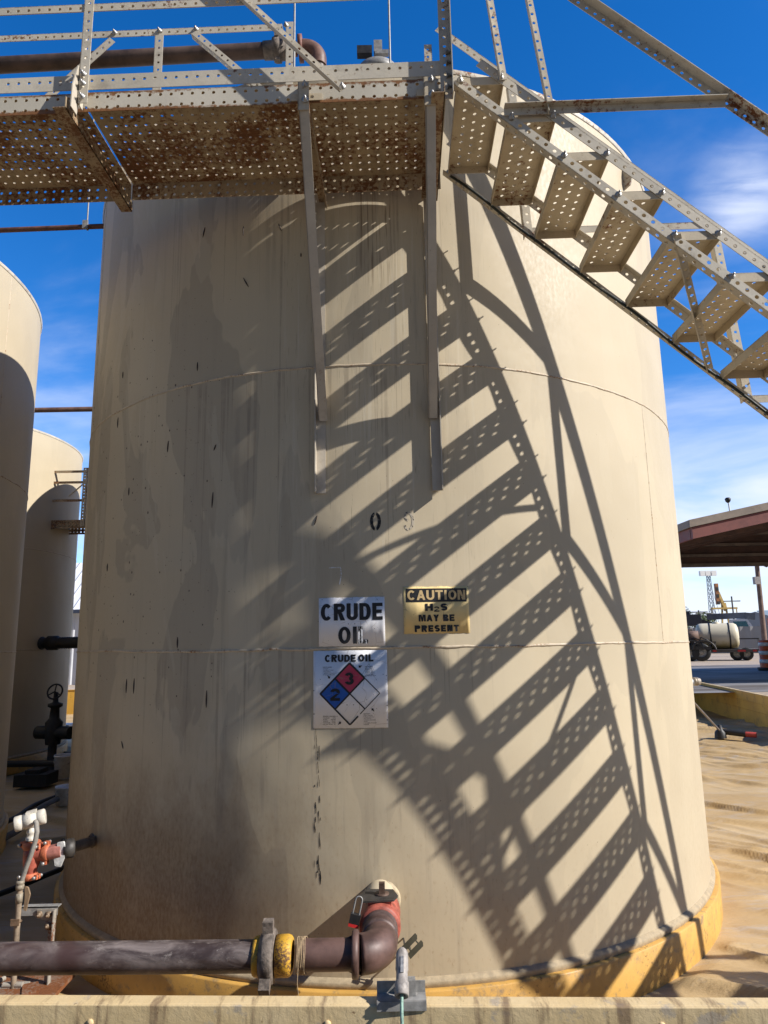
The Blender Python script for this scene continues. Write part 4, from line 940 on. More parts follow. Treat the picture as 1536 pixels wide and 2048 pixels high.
# grey conduit drop
t2 = thing('conduit', (-1.915, ty-.05, -.19), 'thin grey conduit curving down from the transmitter to the liner', 'conduit')
mb = MB(); cpts = [Vector(q) for q in ((-1.866, ty-.045, .648), (-1.852, ty-.058, .640), (-1.845, ty-.062, .60), (-1.850, ty-.062, .555), (-1.868, ty-.060, .49), (-1.893, ty-.055, .42), (-1.913, ty-.05, .36), (-1.919, ty-.05, .31))]
mb.tube(cpts, .0125, 12); mb.build('flexible_hose', plain('grey_hose', (.24,.22,.19), .7, 0, .25, 40), t2)
mb = MB(); mb.tube([(-1.919, ty-.05, .33), (-1.919, ty-.05, .15), (-1.916, ty-.05, -.20)], .0145, 14); mb.build('rigid_conduit', plain('muddy_conduit', (.26,.20,.14), .7, .1, .4, 25), t2)
mb = MB(); mb.lathe((-1.919, ty-.05, .318), Z, [(0, .015), (0, .020), (.018, .021), (.024, .017), (.028, .021), (.04, .021), (.044, .014)], 14); mb.lathe((-1.919, ty-.05, .255), Z, [(0, .014), (0, .0175), (.045, .0175), (.045, .014)], 14); mb.build('connector', plain('muddy_connector', (.28,.24,.18), .6, .2, .4, 40), t2)
mb = MB(); mb.prism([(-1.905, ty-.03, .325), (-1.888, ty-.03, .318), (-1.875, ty-.03, .285), (-1.884, ty-.03, .24), (-1.890, ty-.03, .205), (-1.903, ty-.03, .21), (-1.900, ty-.03, .27)], Y, .012); mb.build('cloth_tag', plain('brown_rag', (.22,.15,.09), .9), t2)
mb = MB(); mb.tube(arc_pts((-1.918, ty-.05, .165), X, Y, .0175, 0, 2*math.pi, 16), .004, 6); mb.prism([(-1.945, ty-.072, .182), (-1.90, ty-.072, .182), (-1.90, ty-.072, .150), (-1.945, ty-.072, .150)], Y, .005); mb.build('pipe_clip', plain('rusty_clip', (.20,.13,.08), .7, .2, .4, 40), t2)
t3 = thing('strut_frame', (-1.80, ty, -.19), 'small galvanised angle frame holding the conduit left of the tank', 'frame')
M_strut = painted_steel('muddy_galvanised', (.34,.31,.26), .55, .5, 2.5)
mb = MB(); mb.angle((-1.935, ty, .214), (-1.738, ty, .214), Y, .045, -Z, .042, False, False, t=.005); mb.build('top_angle', M_galv, t3)
mb = MB(); mb.angle((-1.742, ty+.004, .205), (-1.752, ty+.004, -.205), -X, .035, -Y, .035, False, False, t=.005); mb.build('upright', M_strut, t3)
mb = MB(); mb.prism([(-1.84, ty-.004, .206), (-1.742, ty-.004, .206), (-1.748, ty-.004, .105), (-1.79, ty-.004, .105), (-1.795, ty-.004, .155), (-1.84, ty-.004, .160)], -Y, .006); mb.build('corner_plate', M_strut, t3)
for q in ((-1.826, .182), (-1.778, .180), (-1.778, .128)): bolt_at(t3, plain('rusty_nut', (.24,.17,.11), .6, .3, .3, 60), (q[0], ty-.012, q[1]), -Y, .0125, .014)
# rusty skid plate with hinge bar under the pipe
t4 = thing('skid_plate', (-1.95, -1.90, LZ), 'rusty steel plate lying on the liner under the pipe at far left', 'plate')
M_rplate = painted_steel('rusty_skid_plate', (.20,.13,.09), .8, .6, 2)
mb = MB(); mb.box((-2.10, -2.12, -.155), .86, .62, .02); mb.box((-2.10, -2.42, -.185), .86, .02, .05); o_ = mb.build('plate', M_rplate, t4)
mb = MB(); mb.tube([(-2.12, -2.16, -.13), (-2.02, -2.02, -.125), (-2.0, -1.95, -.13)], .012, 10); mb.build('handle', M_strut, t4)
mb = MB(); mb.tube([(-1.97, -2.02, -.132), (-1.87, -2.02, -.132)], .013, 10); mb.box((-1.92, -2.0, -.142), .13, .06, .008); mb.build('hinge', M_strut, t4)
mb = MB(); mb.box((-1.82, -2.04, -.141), .075, .11, .010, Vector((.9, .43, 0)), Vector((-.43, .9, 0))); mb.build('hasp', M_rplate, t4)

# ------------------------------------------------------------------ overhead lines
t = thing('overhead_pipe', (-1.5, -2.0, 5.36), 'thick dark vent pipe running over the tank top behind the handrail', 'pipe')
M_dpipe = plain('sooty_brown_pipe', (.085,.055,.042), .55, .1, .5, 6)
mb = MB(); mb.tube([(-5.6, -2.0, 5.175), (-.66, -2.0, 5.405)], .050, 28); mb.build('pipe', M_dpipe, t)
mb = MB(); pa = Vector((-.66, -2.0, 5.405)); pd = Vector((1, 0, .046)).normalized()
mb.lathe(pa, pd, [(-.06, .045), (-.06, .056), (.0, .058), (.004, .072), (.02, .078), (.05, .078), (.054, .066), (.12, .060), (.12, .04)], 28)
for a in (20, 140, 260): mb.box(pa+pd*.035+Vector((0, math.cos(R(a)), math.sin(R(a))))*.082, .03, .03, .03)
mb.build('union', M_union, t)
mb = MB(); mb.tube([pa+pd*.1, pa+pd*.16], .045, 24); mb.lathe(pa+pd*.17, pd, [(0, .04), (0, .083), (.028, .083), (.028, .04)], 28); mb.build('flange', plain('rusty_red_flange', (.20,.075,.05), .65, .1, .4, 20), t)
ec = pa+pd*.21
mb = MB(); mb.tube([pa+pd*.19]+arc_pts(ec-Z*.09, Z, X, .09, 0, math.pi/2, 10)+[ec+X*.09-Z*.14], .055, 24); mb.build('elbow', plain('brown_iron_elbow', (.14,.075,.055), .6, .1, .4, 16), t)
mb = MB(); mb.tube([ec+X*.09-Z*.13, Vector((ec.x+.09, -2.0, HT+.04))], .046, 24); mb.lathe((ec.x+.09, -2.0, HT+.04), Z, [(0, .10), (.02, .10), (.02, .05)], 24); mb.build('riser', M_dpipe, t)
tag(MB().tube([(-3.47, -.95, 4.80), (-2.12, -.95, 4.835)], .020, 16).build('equaliser_pipe', plain('rusty_thin_pipe', (.12,.055,.04), .6, .1, .4, 12), None, (-2.8, -.95, 4.82)), 'thin rusty pipe joining the left and front tanks just below the catwalk', 'pipe')
tag(MB().tube([(-4.58, 2.0, 4.355), (-1.24, 2.0, 4.36)], .030, 16).build('equaliser_pipe', plain('brown_thin_pipe', (.13,.075,.06), .6, .1, .4, 12), None, (-3.8, 2.0, 4.355)), 'brown pipe crossing the gap between the tanks at mid height', 'pipe')
t = thing('cable_hanger', (-2.294, -.95, 4.80), 'thin wire with metal clamp holding the thin rusty pipe', 'hanger')
mb = MB(); mb.tube([(-2.294, -.95, 4.86), (-2.28, -.99, 6.0)], .006, 8); mb.build('wire', M_galv, t)
mb = MB(); mb.tube(arc_pts((-2.294, -.95, 4.835), Y, Z, .027, 0, 2*math.pi, 16), .006, 6); mb.box((-2.294, -.982, 4.83), .04, .016, .07); mb.build('clamp', M_galv, t)
for x, y0, z1, lab in ((-.505, -2.1, 5.9, 'thin grey rod rising above the thick overhead pipe elbow'), (.11, -2.1, 6.4, 'tall thin grey rod rising above the middle of the catwalk')):
    tag(MB().tube([(x, y0, HT+.02), (x, y0, z1)], .0065, 8).build('rod', M_galv, None, (x, y0, HT)), lab, 'rod')
t = thing('gauge_hatch', (-.03, -1.9, HT+.03), 'small black and grey gauge hatch on the tank roof', 'hatch')
mb = MB(); mb.lathe((.03, -1.9, HT+.02), Z, [(0, .12), (.30, .12), (.30, .14), (.36, .14), (.38, .10), (.40, 0)], 28); mb.build('neck', M_galv, t)
mb = MB(); mb.box((-.055, -1.97, 5.41), .10, .05, .06); mb.build('latch_box', M_black, t)
mb = MB(); mb.box((.035, -1.97, 5.435), .055, .03, .11); mb.box((.06, -1.98, 5.39), .09, .03, .03); mb.build('lever', M_galv, t)

# ------------------------------------------------------------------ left background between the tanks
t = thing('gate_valve', (-4.72, 4.35, LZ), 'black gate valve with handwheel at the foot of the back left tank', 'valve')
mb = MB(); wc = Vector((-4.72, 4.28, .93)); mb.tube(arc_pts(wc, X, Vector((0, .35, .94)), .105, 0, 2*math.pi, 28), .013, 8)
for a in (90, 210, 330): mb.tube([wc, wc+(X*math.cos(R(a))+Vector((0, .35, .94))*math.sin(R(a)))*.10], .010, 8)
mb.build('handwheel', M_black, t)
mb = MB(); mb.lathe((-4.72, 4.32, .2), Z, [(0, .10), (.1, .11), (.3, .12), (.36, .07), (.5, .06), (.52, .10), (.56, .10), (.58, .04), (.72, .03), (.72, 0)], 20); mb.tube([(-4.98, 4.38, .36), (-4.45, 4.26, .36)], .09, 20); mb.lathe((-4.72, 4.32, -.21), Z, [(0, .2), (.05, .2), (.06, .06), (.45, .06)], 16); mb.build('body', M_black, t)
t = thing('flexible_coupling', (-4.87, 5.0, 1.56), 'black ribbed flexible coupling joining the two back tanks', 'coupling')
mb = MB(); prof = []
for i in range(16): prof += [(.30+.035*i, .082), (.318+.035*i, .092)]
mb.lathe((-5.34, 5.0, 1.62), X, [(0, .10), (.05, .10), (.05, .085), (.12, .085), (.13, .11), (.28, .11), (.29, .08)]+prof+[(.95, .08), (1.02, .08)], 24); mb.build('bellows', M_black, t)
# fragment of the catwalk that serves the rear tank
t = thing('walkway', (-4.9, 5.1, 3.45), 'perforated catwalk end with post and two rails beside the farthest tank', 'walkway')
mb = MB(); mb.strip((-5.6, 5.02, 3.56), X, .86, Y, .6, [.1*i+.05 for i in range(6)], r=.012, pitch=.06); mb.strip((-5.6, 5.02, 3.42), X, .86, Z, .14, [.04, .10], r=.012, pitch=.06); mb.strip((-5.6, 5.62, 3.42), X, .86, Z, .14, [.04, .10], r=.012, pitch=.06); mb.build('floor_panel', M_beam, t)
mb = MB(); mb.angle((-4.76, 5.0, 3.45), (-4.76, 5.0, 4.42), -X, .07, Y, .05, True, True); mb.build('post', M_steel2, t)
for z in (4.38, 4.2, 3.9): mb = MB(); mb.angle((-5.6, 5.01, z), (-4.78, 5.01, z), -Z, .04, Y, .04, False, False); mb.build('rail', M_beam, t)
mb = MB(); mb.beam((-5.05, 5.02, 3.95), (-4.80, 5.02, 4.18), .03, .01); mb.build('brace', M_steel2, t)
# white metal building far left
M_wmet = NM('white_ribbed_metal'); k = M_wmet; o = k.tc.outputs['Object']; sp4 = k.n('ShaderNodeSeparateXYZ'); k.set(sp4.inputs[0], o)
rib = k.math('SINE', k.math('MULTIPLY', sp4.outputs[0], 2*math.pi/.30)); k.bump(k.step(rib, .6, .95), .8, .03); M_wmet = k.done(k.mix(k.step(k.noise(o, 1.5, 4), .3, .7), (.62,.63,.65), (.72,.73,.75)), .5, 0, .3)
t = thing('metal_building', (-11.5, 17.2, GZ), 'white ribbed metal building seen through the gap between the tanks', 'building')
mb = MB(); mb.box((-11.5, 19.5, 1.55), 4.4, 4.6, 2.42); mb.build('wall', M_wmet, t)
mb = MB(); mb.prism([(-13.9, 17.05, 2.74), (-9.1, 17.05, 2.74), (-9.1, 19.5, 4.6), (-13.9, 19.5, 4.6)], (0, .05, -.07), 1.0); mb.prism([(-13.9, 21.95, 2.74), (-13.9, 19.55, 4.6), (-9.1, 19.55, 4.6), (-9.1, 21.95, 2.74)], (0, -.05, -.07), 1.0); mb.build('roof', M_wmet, t)
mb = MB(); mb.box((-11.5, 17.0, 2.70), 4.8, .12, .12); mb.build('gutter', plain('dark_blue_gutter', (.04,.05,.08), .5), t)
mb = MB(); mb.box((-9.55, 17.1, 1.45), .34, .14, 2.25); mb.build('corner_post', plain('brown_post', (.14,.09,.06), .7), t)
# hoses and junk on the left liner
def hose(pts, r, lab, mat=M_black, name='hose'):
    pts = [Vector(q) for q in pts]; fin = []
    for i in range(len(pts)-1):
        p0, p1, p2, p3 = pts[max(0, i-1)], pts[i], pts[i+1], pts[min(len(pts)-1, i+2)]
        for j in range(8):
            u = j/8; fin.append(.5*((2*p1)+(p2-p0)*u+(2*p0-5*p1+4*p2-p3)*u*u+(3*p1-p0-3*p2+p3)*u**3))
    fin.append(pts[-1]); tag(MB().tube(fin, r, 10).build(name, mat, None, pts[0]), lab, 'hose')
hz_ = LZ+.055
hose([(-7.4, 6.1, hz_), (-6.3, 6.3, hz_+.02), (-5.6, 6.1, hz_+.01), (-4.9, 5.7, hz_), (-4.4, 5.2, hz_)], .018, 'thin black hose lying farthest back on the sunlit strip of liner')
hose([(-7.2, 5.6, hz_), (-6.0, 5.4, hz_+.015), (-5.4, 5.5, hz_), (-4.5, 5.2, hz_)], .016, 'thin black hose in front of the farthest hose on the sunlit liner')
hose([(-6.4, 4.15, -.02), (-5.3, 4.11, -.02), (-4.3, 4.05, -.02), (-2.6, 3.9, -.02)], .045, 'straight black pipe raised on a block between the tanks', M_black, 'pipe')
hose([(-3.6, 3.6, hz_), (-3.75, 3.0, hz_), (-3.87, 2.17, hz_), (-3.8, 1.4, hz_), (-4.1, .4, hz_)], .026, 'black hose sloping down left behind the white transmitter')
hose([(-3.2, 3.4, hz_+.03), (-3.62, 2.75, hz_+.03), (-3.70, 1.9, hz_+.02), (-3.5, 1.0, hz_), (-3.6, -.5, hz_)], .030, 'dusty grey hose sloping beside the black hose behind the transmitter', plain('dusty_hose', (.10,.095,.085), .8, 0, .4, 10))
hose([(-3.2, -1.6, hz_), (-2.78, -.72, hz_), (-2.62, -.30, hz_), (-2.55, .1, hz_), (-2.9, .7, hz_)], .020, 'black hose beside the foot of the front tank below the transmitter')
t = tag(MB().box((-4.55, 3.55, -.12), .42, .34, .15).box((-4.55, 3.55, -.02), .18, .26, .05).build('pipe_block', M_black, None, (-4.55, 3.45, LZ)), 'black block on the liner carrying the straight black pipe', 'block')
def bucket(c, r, h, lab):
    t = thing('bucket', c, lab, 'bucket'); c = Vector(c)
    mb = MB(); mb.lathe(c, Z, [(0, 0), (0, r*.88), (h, r), (h+.005, r*1.05), (h-.02, r*1.06), (h-.02, r*1.0)], 24); mb.lathe(c, Z, [(h, r*.96), (.02, r*.84), (.02, 0)], 24); mb.build('shell', M_white, t)
    mb = MB(); mb.tube(arc_pts(c+Z*h*.85, X, Vector((0, -.8, -.6)), r*1.06, 0, math.pi, 14), .004, 6); mb.build('handle', M_galv, t)
bucket((-4.42, 4.05, LZ+.0), .13, .30, 'white bucket beside the straight black pipe at the tank edge')
bucket((-3.66, 2.40, LZ+.0), .10, .20, 'small white bucket nearest the front tank left of its edge')
tag(MB().box((-6.05, 7.55, -.02), .34, .3, .26).box((-6.05, 7.55, .12), .38, .34, .03).build('crate', M_white, None, (-6.05, 7.55, LZ)), 'white box lying far back on the shaded liner', 'box')

# ------------------------------------------------------------------ right side: tank outlet, guy rod
t = thing('outlet_coupling', (2.40, -.28, 1.19), 'pale grey outlet coupling sticking out of the right side of the tank', 'coupling')
mb = MB(); mb.lathe((2.30, -.28, 1.19), (1, .04, 0), [(0, .03), (.09, .036), (.11, .040), (.14, .040), (.145, .026), (.16, .024), (.17, .024), (.17, 0)], 22); mb.build('reducer', plain('pale_grey_pvc', (.52,.53,.54), .45), t)
mb = MB(); mb.lathe((2.465, -.273, 1.193), (1, .04, 0), [(0, .022), (0, .033), (.010, .034), (.014, .029), (.020, .034), (.032, .033), (.034, .026), (.05, .027), (.05, 0)], 22); mb.build('cap', plain('brass_grey_cap', (.28,.24,.19), .5, .4, .3, 30), t)
t = thing('guy_rod', (5.9, 6.7, LZ), 'thin dark rod slanting from the tank to a black and red foot on the liner', 'rod')
mb = MB(); mb.tube([(2.19, .90, 1.83), (5.86, 6.64, -.10)], .017, 10); mb.build('rod', plain('grey_rod', (.20,.17,.15), .5, .3), t)
mb = MB(); mb.lathe((5.84, 6.6, -.21), Z, [(0, .10), (.10, .09), (.14, .05), (.22, .03), (.22, 0)], 14); mb.tube([(5.86, 6.62, -.10), (6.18, 6.40, -.13)], .05, 12); mb.build('foot', M_black, t)
mb = MB(); mb.tube([(6.18, 6.40, -.13), (6.32, 6.31, -.135)], .045, 12); mb.build('red_end', plain('red_cap', (.42,.06,.045), .5), t)

# ------------------------------------------------------------------ open shed on the right
M_shedin = plain('dark_rusty_purlin', (.10,.055,.04), .8, 0, .35, 3); M_redtrim = plain('red_brown_trim', (.17,.055,.045), .6, 0, .2, 3); M_roofm = plain('grey_tan_roof_edge', (.23,.185,.145), .6, 0, .2, 3)
t = thing('open_shed', (14, 15, GZ), 'large open sided shed with red trim and dark underside on the right', 'shed')
SX0, SX1, SY0, SY1, EZ, RS = 7.05, 23.0, 9.55, 17.7, 3.96, .205
RX = (SX0+SX1)/2; RZ = EZ+RS*(RX-SX0)
mb = MB(); k_ = .10
mb.prism([(SX0, SY0, EZ), (RX, SY0, RZ), (SX1, SY0, EZ), (SX1, SY0, EZ+k_), (RX, SY0, RZ+k_), (SX0, SY0, EZ+k_)], (0, SY1-SY0, 0), 1.0); mb.build('roof', plain('dark_roof_sheet', (.12,.085,.07), .8, 0, .2, 2), t)
mb = MB(); mb.prism([(SX0-.06, SY0-.06, EZ+.0), (RX, SY0-.06, RZ+.0), (SX1+.06, SY0-.06, EZ+.0), (SX1+.06, SY0-.06, EZ+.17), (RX, SY0-.06, RZ+.17), (SX0-.06, SY0-.06, EZ+.17)], (0, .05, 0), 1.0); mb.box((SX0-.035, (SY0+SY1)/2, EZ+.085), .05, SY1-SY0, .17); mb.build('fascia', M_roofm, t)
mb = MB(); mb.prism([(SX0, SY0-.02, EZ-.26), (RX, SY0-.02, RZ-.26), (SX1, SY0-.02, EZ-.26), (SX1, SY0-.02, EZ-.002), (RX, SY0-.02, RZ-.002), (SX0, SY0-.02, EZ-.002)], (0, .10, 0), 1.0); mb.box((SX0+.03, (SY0+SY1)/2+.05, EZ-.13), .06, SY1-SY0-.12, .25); mb.build('trim', M_redtrim, t)
mb = MB(); mb.prism([(SX0+.05, SY1-.1, 3.84), (SX1-.05, SY1-.1, 3.84), (SX1-.05, SY1-.1, EZ-.01), (RX, SY1-.1, RZ-.01), (SX0+.05, SY1-.1, EZ-.01)], (0, .08, 0), 1.0); mb.build('gable_sheet', M_shedin, t)
for z in (3.90, 4.22, 4.58, 4.96, 5.3):
    x0 = SX0+.15 if z < EZ else SX0+(z-EZ)/RS+.3
    mb = MB(); mb.box(((x0+SX1-(x0-SX0))/2, SY1-.19, z), SX1-2*(x0-SX0)-SX0, .12, .10); mb.build('girt', plain('pale_dusty_girt', (.20,.15,.11), .8, 0, .3, 3), t)
for y in (11.6, 13.6, 15.6):
    mb = MB(); mb.beam((SX0+.2, y, EZ-.16), (RX, y, RZ-.16), .12, .20); mb.beam((RX, y, RZ-.16), (SX1-.2, y, EZ-.16), .12, .20); mb.build('rafter', M_shedin, t)
for x, y in ((SX0+.15, 14.6), (SX0+.15, 17.4), (SX1-.15, 9.8), (SX1-.15, 13.6), (SX1-.15, 17.4)):
    mb = MB(); mb.box((x, y, (GZ+EZ-.2)/2), .16, .16, EZ-.2-GZ); mb.build('column', M_shedin, t)
t = thing('yard_lamp', (11.92, 17.18, 4.9), 'small lamp on a thin pole above the shed roof', 'lamp')
mb = MB(); mb.tube([(11.92, 17.18, 4.9), (11.88, 17.2, 6.0)], .025, 8); mb.build('pole', M_white, t); mb = MB(); mb.lathe((11.87, 17.2, 5.98), Z, [(0, .03), (.05, .08), (.14, .10), (.18, .06), (.18, 0)], 12); mb.build('head', M_dark, t)
mb = MB(); mb.prism([(6.6, 9.2, GZ+.004), (26, 9.2, GZ+.004), (26, 22.5, GZ+.004), (8.2, 22.5, GZ+.004)], (0, 0, .004), 1.0); k = NM('stained_concrete'); o = k.tc.outputs['Object']
tag(mb.build('concrete_slab', k.done(k.mix(k.step(k.noise(o, .7, 6, .65, (0,0,0), (.4,1.6,1)), .4, .62), (.20,.195,.20), (.085,.07,.06)), .8)), kind='structure')

# ------------------------------------------------------------------ yard beyond
def wheel(parent, c, r, w, ax=Y):
    o1 = MB().lathe(Vector(c)-ax*w/2, ax, [(0, r*.55), (0, r*.9), (w*.15, r), (w*.85, r), (w, r*.9), (w, r*.55)], 24).build('wheel', M_black, parent)
    MB().lathe(Vector(c)-ax*w*.46, ax, [(0, 0), (0, r*.20), (w*.12, r*.22), (w*.12, r*.5), (0, r*.56), (w*.9, r*.56), (w*.9, 0)], 18).build('rim', plain('dusty_rim', (.30,.28,.25), .6, .2), o1); return o1
dX = Vector((.93, -.37, 0)).normalized(); dY = Vector((.37, .93, 0)).normalized()
# flat trailer with the poly tank
b0 = Vector((16.36, 28.15, 0))
t = thing('tank_trailer', b0+Z*GZ, 'flatbed trailer with white wheels rail and red lights under the poly tank', 'trailer')
t['label'] = 'black flatbed trailer carrying a white tank with red tail lights'
mb = MB(); mb.box(b0+dX*.25+Z*.80, 2.7, 1.7, .14, dX, dY, Z); mb.build('deck', plain('dark_deck', (.09,.08,.07), .8), t)
mb = MB(); mb.beam(b0+dX*-.25-dY*.85+Z*1.22, b0+dX*-1.1-dY*.85+Z*1.22, .05, .05)
for d in (-1.1, -.3): mb.beam(b0+dX*d-dY*.85+Z*.85, b0+dX*d-dY*.85+Z*1.24, .05, .05)
mb.beam(b0+dX*1.55-dY*.85+Z*.85, b0+dX*1.55-dY*.85+Z*1.35, .06, .06); mb.beam(b0+dX*.75-dY*.85+Z*1.35, b0+dX*1.58-dY*.85+Z*1.35, .05, .05); mb.build('side_rail', M_dark, t)
for d in (.62, 1.02): wheel(t, b0+dX*d-dY*.5+Z*(GZ+.30), .30, .24, dY)
for d in (-.35, .8, 1.35):
    mb = MB(); mb.box(b0+dX*d-dY*.86+Z*.80, .16 if d != .8 else .34, .03, .08, dX, dY, Z); mb.build('marker_light', plain('red_lens', (.5,.03,.03), .3), t)
pc = b0+Z*1.49
t = thing('poly_tank', pc-Z*.62, 'white cylindrical poly tank strapped on the flatbed trailer', 'tank')
k = NM('stained_poly'); o = k.tc.outputs['Object']; sp5 = k.n('ShaderNodeSeparateXYZ'); k.set(sp5.inputs[0], o); low = k.step(k.math('ADD', sp5.outputs[2], k.math('MULTIPLY', k.noise(o, 3, 5), .5)), .75, .35)
M_poly = k.done(k.mix(k.math('MULTIPLY', low, .8), (.58,.52,.38), (.36,.26,.08)), .5, 0, .3)
pc = pc-dX*.12; L2 = .92
mb = MB(); mb.lathe(pc-dX*L2, dX, [(0, 0), (0, .42), (.05, .54), (.16, .61), (.3, .62), (2*L2-.3, .62), (2*L2-.16, .61), (2*L2-.05, .54), (2*L2, .42), (2*L2, 0)], 40); mb.build('shell', M_poly, t)
mb = MB(); mb.lathe(pc+Z*.60, Z, [(0, .16), (.06, .16), (.08, .12), (.08, 0)], 16); mb.build('lid', M_poly, t)
for d in (-.32, .52):
    mb = MB(); mb.lathe(pc+dX*d, dX, [(-.035, .62), (-.035, .634), (.035, .634), (.035, .62)], 36); mb.build('strap', M_black, t)
# hose reel trailer at left
t = thing('pump_trailer', Vector((14.7, 27.5, GZ)), 'tandem axle pump trailer with hoses left of the white poly tank', 'trailer')
for q in ((14.58, 27.55), (15.02, 27.36)): wheel(t, Vector((q[0], q[1], GZ+.42)), .42, .28, dY)
pb = Vector((14.4, 28.1, 0))
mb = MB(); mb.box(pb+Z*.95, 2.6, 1.4, .14, dX, dY, Z); mb.build('deck', M_dark, t)
mb = MB(); mb.tube(arc_pts(Vector((14.58, 27.25, .78)), dX, Z, .52, .2, math.pi-.2, 12), .04, 8); mb.tube(arc_pts(Vector((15.04, 27.06, .78)), dX, Z, .52, .2, math.pi-.2, 12), .04, 8); mb.build('fender', M_dark, t)
mb = MB(); mb.box(pb+dX*.15+Z*1.42, .9, .8, .55, dX, dY, Z); mb.lathe(pb+dX*.2-dY*.4+Z*1.5, dX, [(0, 0), (0, .26), (.6, .26), (.6, 0)], 18); mb.build('engine', plain('rusty_engine', (.16,.10,.075), .7, .1, .4, 6), t)
mb = MB(); mb.box(pb-dX*.3-dY*.4+Z*1.25, .9, .05, .14, dX, dY, Z); mb.build('side_board', M_white, t)
mb = MB(); mb.box(pb-dX*.1-dY*.1+Z*1.80, 1.3, .7, .10, dX, dY, Z); mb.build('top_tray', plain('tan_tray', (.42,.34,.24), .7), t)
for i in range(4):
    mb = MB(); q0 = pb+dX*(-.2+.32*i)-dY*.72+Z*1.1; mb.tube([q0, q0+Z*.35+dX*.12, q0+Z*.22+dX*.4, q0-Z*.1+dX*.5], .03, 8); mb.build('hose', M_black, t)
# main wooden pole
t = thing('utility_pole', (21.47, 33.6, GZ), 'weathered wooden utility pole with lamp and box, at the right edge', 'pole')
mb = MB(); mb.tube([(21.47, 33.63, GZ), (21.54, 33.59, 5.9)], [.15, .12], 14); mb.build('shaft', plain('weathered_wood', (.20,.13,.10), .85, 0, .4, 2), t)
mb = MB(); mb.box((21.35, 33.45, 4.55), .34, .25, .42); mb.build('transformer_box', plain('grey_box', (.32,.29,.27), .6), t)
mb = MB(); mb.lathe((21.75, 33.4, 5.55), (.4, -.8, -.3), [(0, .05), (.1, .16), (.3, .20), (.3, 0)], 14); mb.tube([(21.55, 33.58, 5.7), (21.2, 33.3, 5.75), (21.1, 33.25, 5.45)], .025, 8); mb.build('lamp', M_dark, t)
# traffic drum
t = thing('traffic_drum', (12.90, 17.80, GZ), 'orange traffic drum with white bands on a black base at the right edge', 'barrel')
dz0 = GZ+.012
mb = MB(); mb.lathe((12.90, 17.80, dz0), Z, [(0, .30), (.06, .33), (.10, .33), (.10, .24)], 24); mb.build('base', M_black, t)
mb = MB(); mb.lathe((12.90, 17.80, dz0), Z, [(.06, .24), (.35, .235), (.36, .225), (.65, .22), (.66, .21), (.95, .20), (1.0, .17), (1.0, 0)], 28); mb.build('shell', plain('orange_plastic', (.55,.10,.025), .5, 0, .25, 10), t)
for za, ra_ in ((.24, .243), (.52, .231), (.80, .218)): mb = MB(); mb.lathe((12.90, 17.80, dz0), Z, [(za, ra_-.01), (za, ra_), (za+.12, ra_-.004), (za+.12, ra_-.02)], 28); mb.build('reflective_band', plain('white_band', (.60,.57,.54), .5), t)
# fence
def fence_run():
    t = thing('panel_fence', (25, 40, GZ), 'grey corrugated metal panel fence behind the trailers', 'fence')
    a, b = Vector((15.0, 43.5, 0)), Vector((34.0, 36.0, 0)); d = (b-a).normalized(); n = Vector((-d.y, d.x, 0)); L = (b-a).length
    k = NM('grey_fence_metal'); M_f = k.done(k.mix(k.noise(k.tc.outputs['Object'], 1.0, 4), (.24,.235,.23), (.36,.355,.35)), .6)
    mb = MB(); vs = []; fs = []; m = int(L/.3)
    for i in range(m+1):
        off = .05 if i % 2 else 0
        for j, x in enumerate((i*L/m, i*L/m+.12)):
            q = a+d*min(x, L)+n*off; vs += [q+Z*GZ, q+Z*2.06]
    for i in range(2*m+1): fs.append((2*i, 2*i+2, 2*i+3, 2*i+1))
    mb.add(vs, fs); mb.build('panel', M_f, t)
    for i in range(11): mb = MB(); q = a+d*(L*i/10)+n*.12; mb.box(q+Z*1.2, .08, .08, 1.75); mb.build('post', M_dark, t)
fence_run()
# boom truck
t = thing('boom_truck', (27.5, 49.6, GZ), 'grey crane truck with a long level boom behind the fence', 'truck')
M_grey = plain('grey_machine_paint', (.13,.135,.15), .6, .1, .3, 2); d2 = Vector((.9, -.43, 0)).normalized(); n2 = Vector((.43, .9, 0)).normalized(); tb0 = Vector((27.3, 49.7, 0))
mb = MB(); mb.beam(tb0-d2*1.35+Z*2.98, tb0+d2*1.5+Z*3.02, .55, .46); mb.beam(tb0+d2*1.4+Z*2.98, tb0+d2*2.1+Z*2.90, .62, .52); mb.build('boom', M_grey, t)
mb = MB(); mb.box(tb0-d2*2.7+Z*2.75, 1.9, 1.6, .9, d2, n2, Z); mb.box(tb0-d2*3.0+Z*3.3, .9, 1.1, .35, d2, n2, Z); mb.prism([tb0-d2*1.9-n2*.5+Z*2.9, tb0-d2*.5-n2*.5+Z*2.3, tb0-d2*1.9-n2*.5+Z*2.3], n2, .9); mb.build('turret', plain('dark_machine_paint', (.05,.05,.055), .6), t)
mb = MB(); mb.box(tb0-d2*.4+Z*1.2, 7.0, 2.2, .5, d2, n2, Z); mb.build('chassis', M_dark, t)
mb = MB(); mb.prism([tb0+d2*.25-n2*1.0+Z*1.0, tb0+d2*1.85-n2*1.0+Z*1.0, tb0+d2*1.85-n2*1.0+Z*2.1, tb0+d2*1.5-n2*1.0+Z*2.72, tb0+d2*.25-n2*1.0+Z*2.72], n2, 2.0); o_ = mb.build('cab', plain('white_cab_paint', (.60,.62,.64), .4), t)
mb = MB(); mb.prism([tb0+d2*.5-n2*1.012+Z*2.0, tb0+d2*1.6-n2*1.012+Z*2.0, tb0+d2*1.42-n2*1.012+Z*2.55, tb0+d2*.5-n2*1.012+Z*2.55], n2, .01); mb.build('window', plain('teal_glass', (.06,.17,.20), .15), o_)
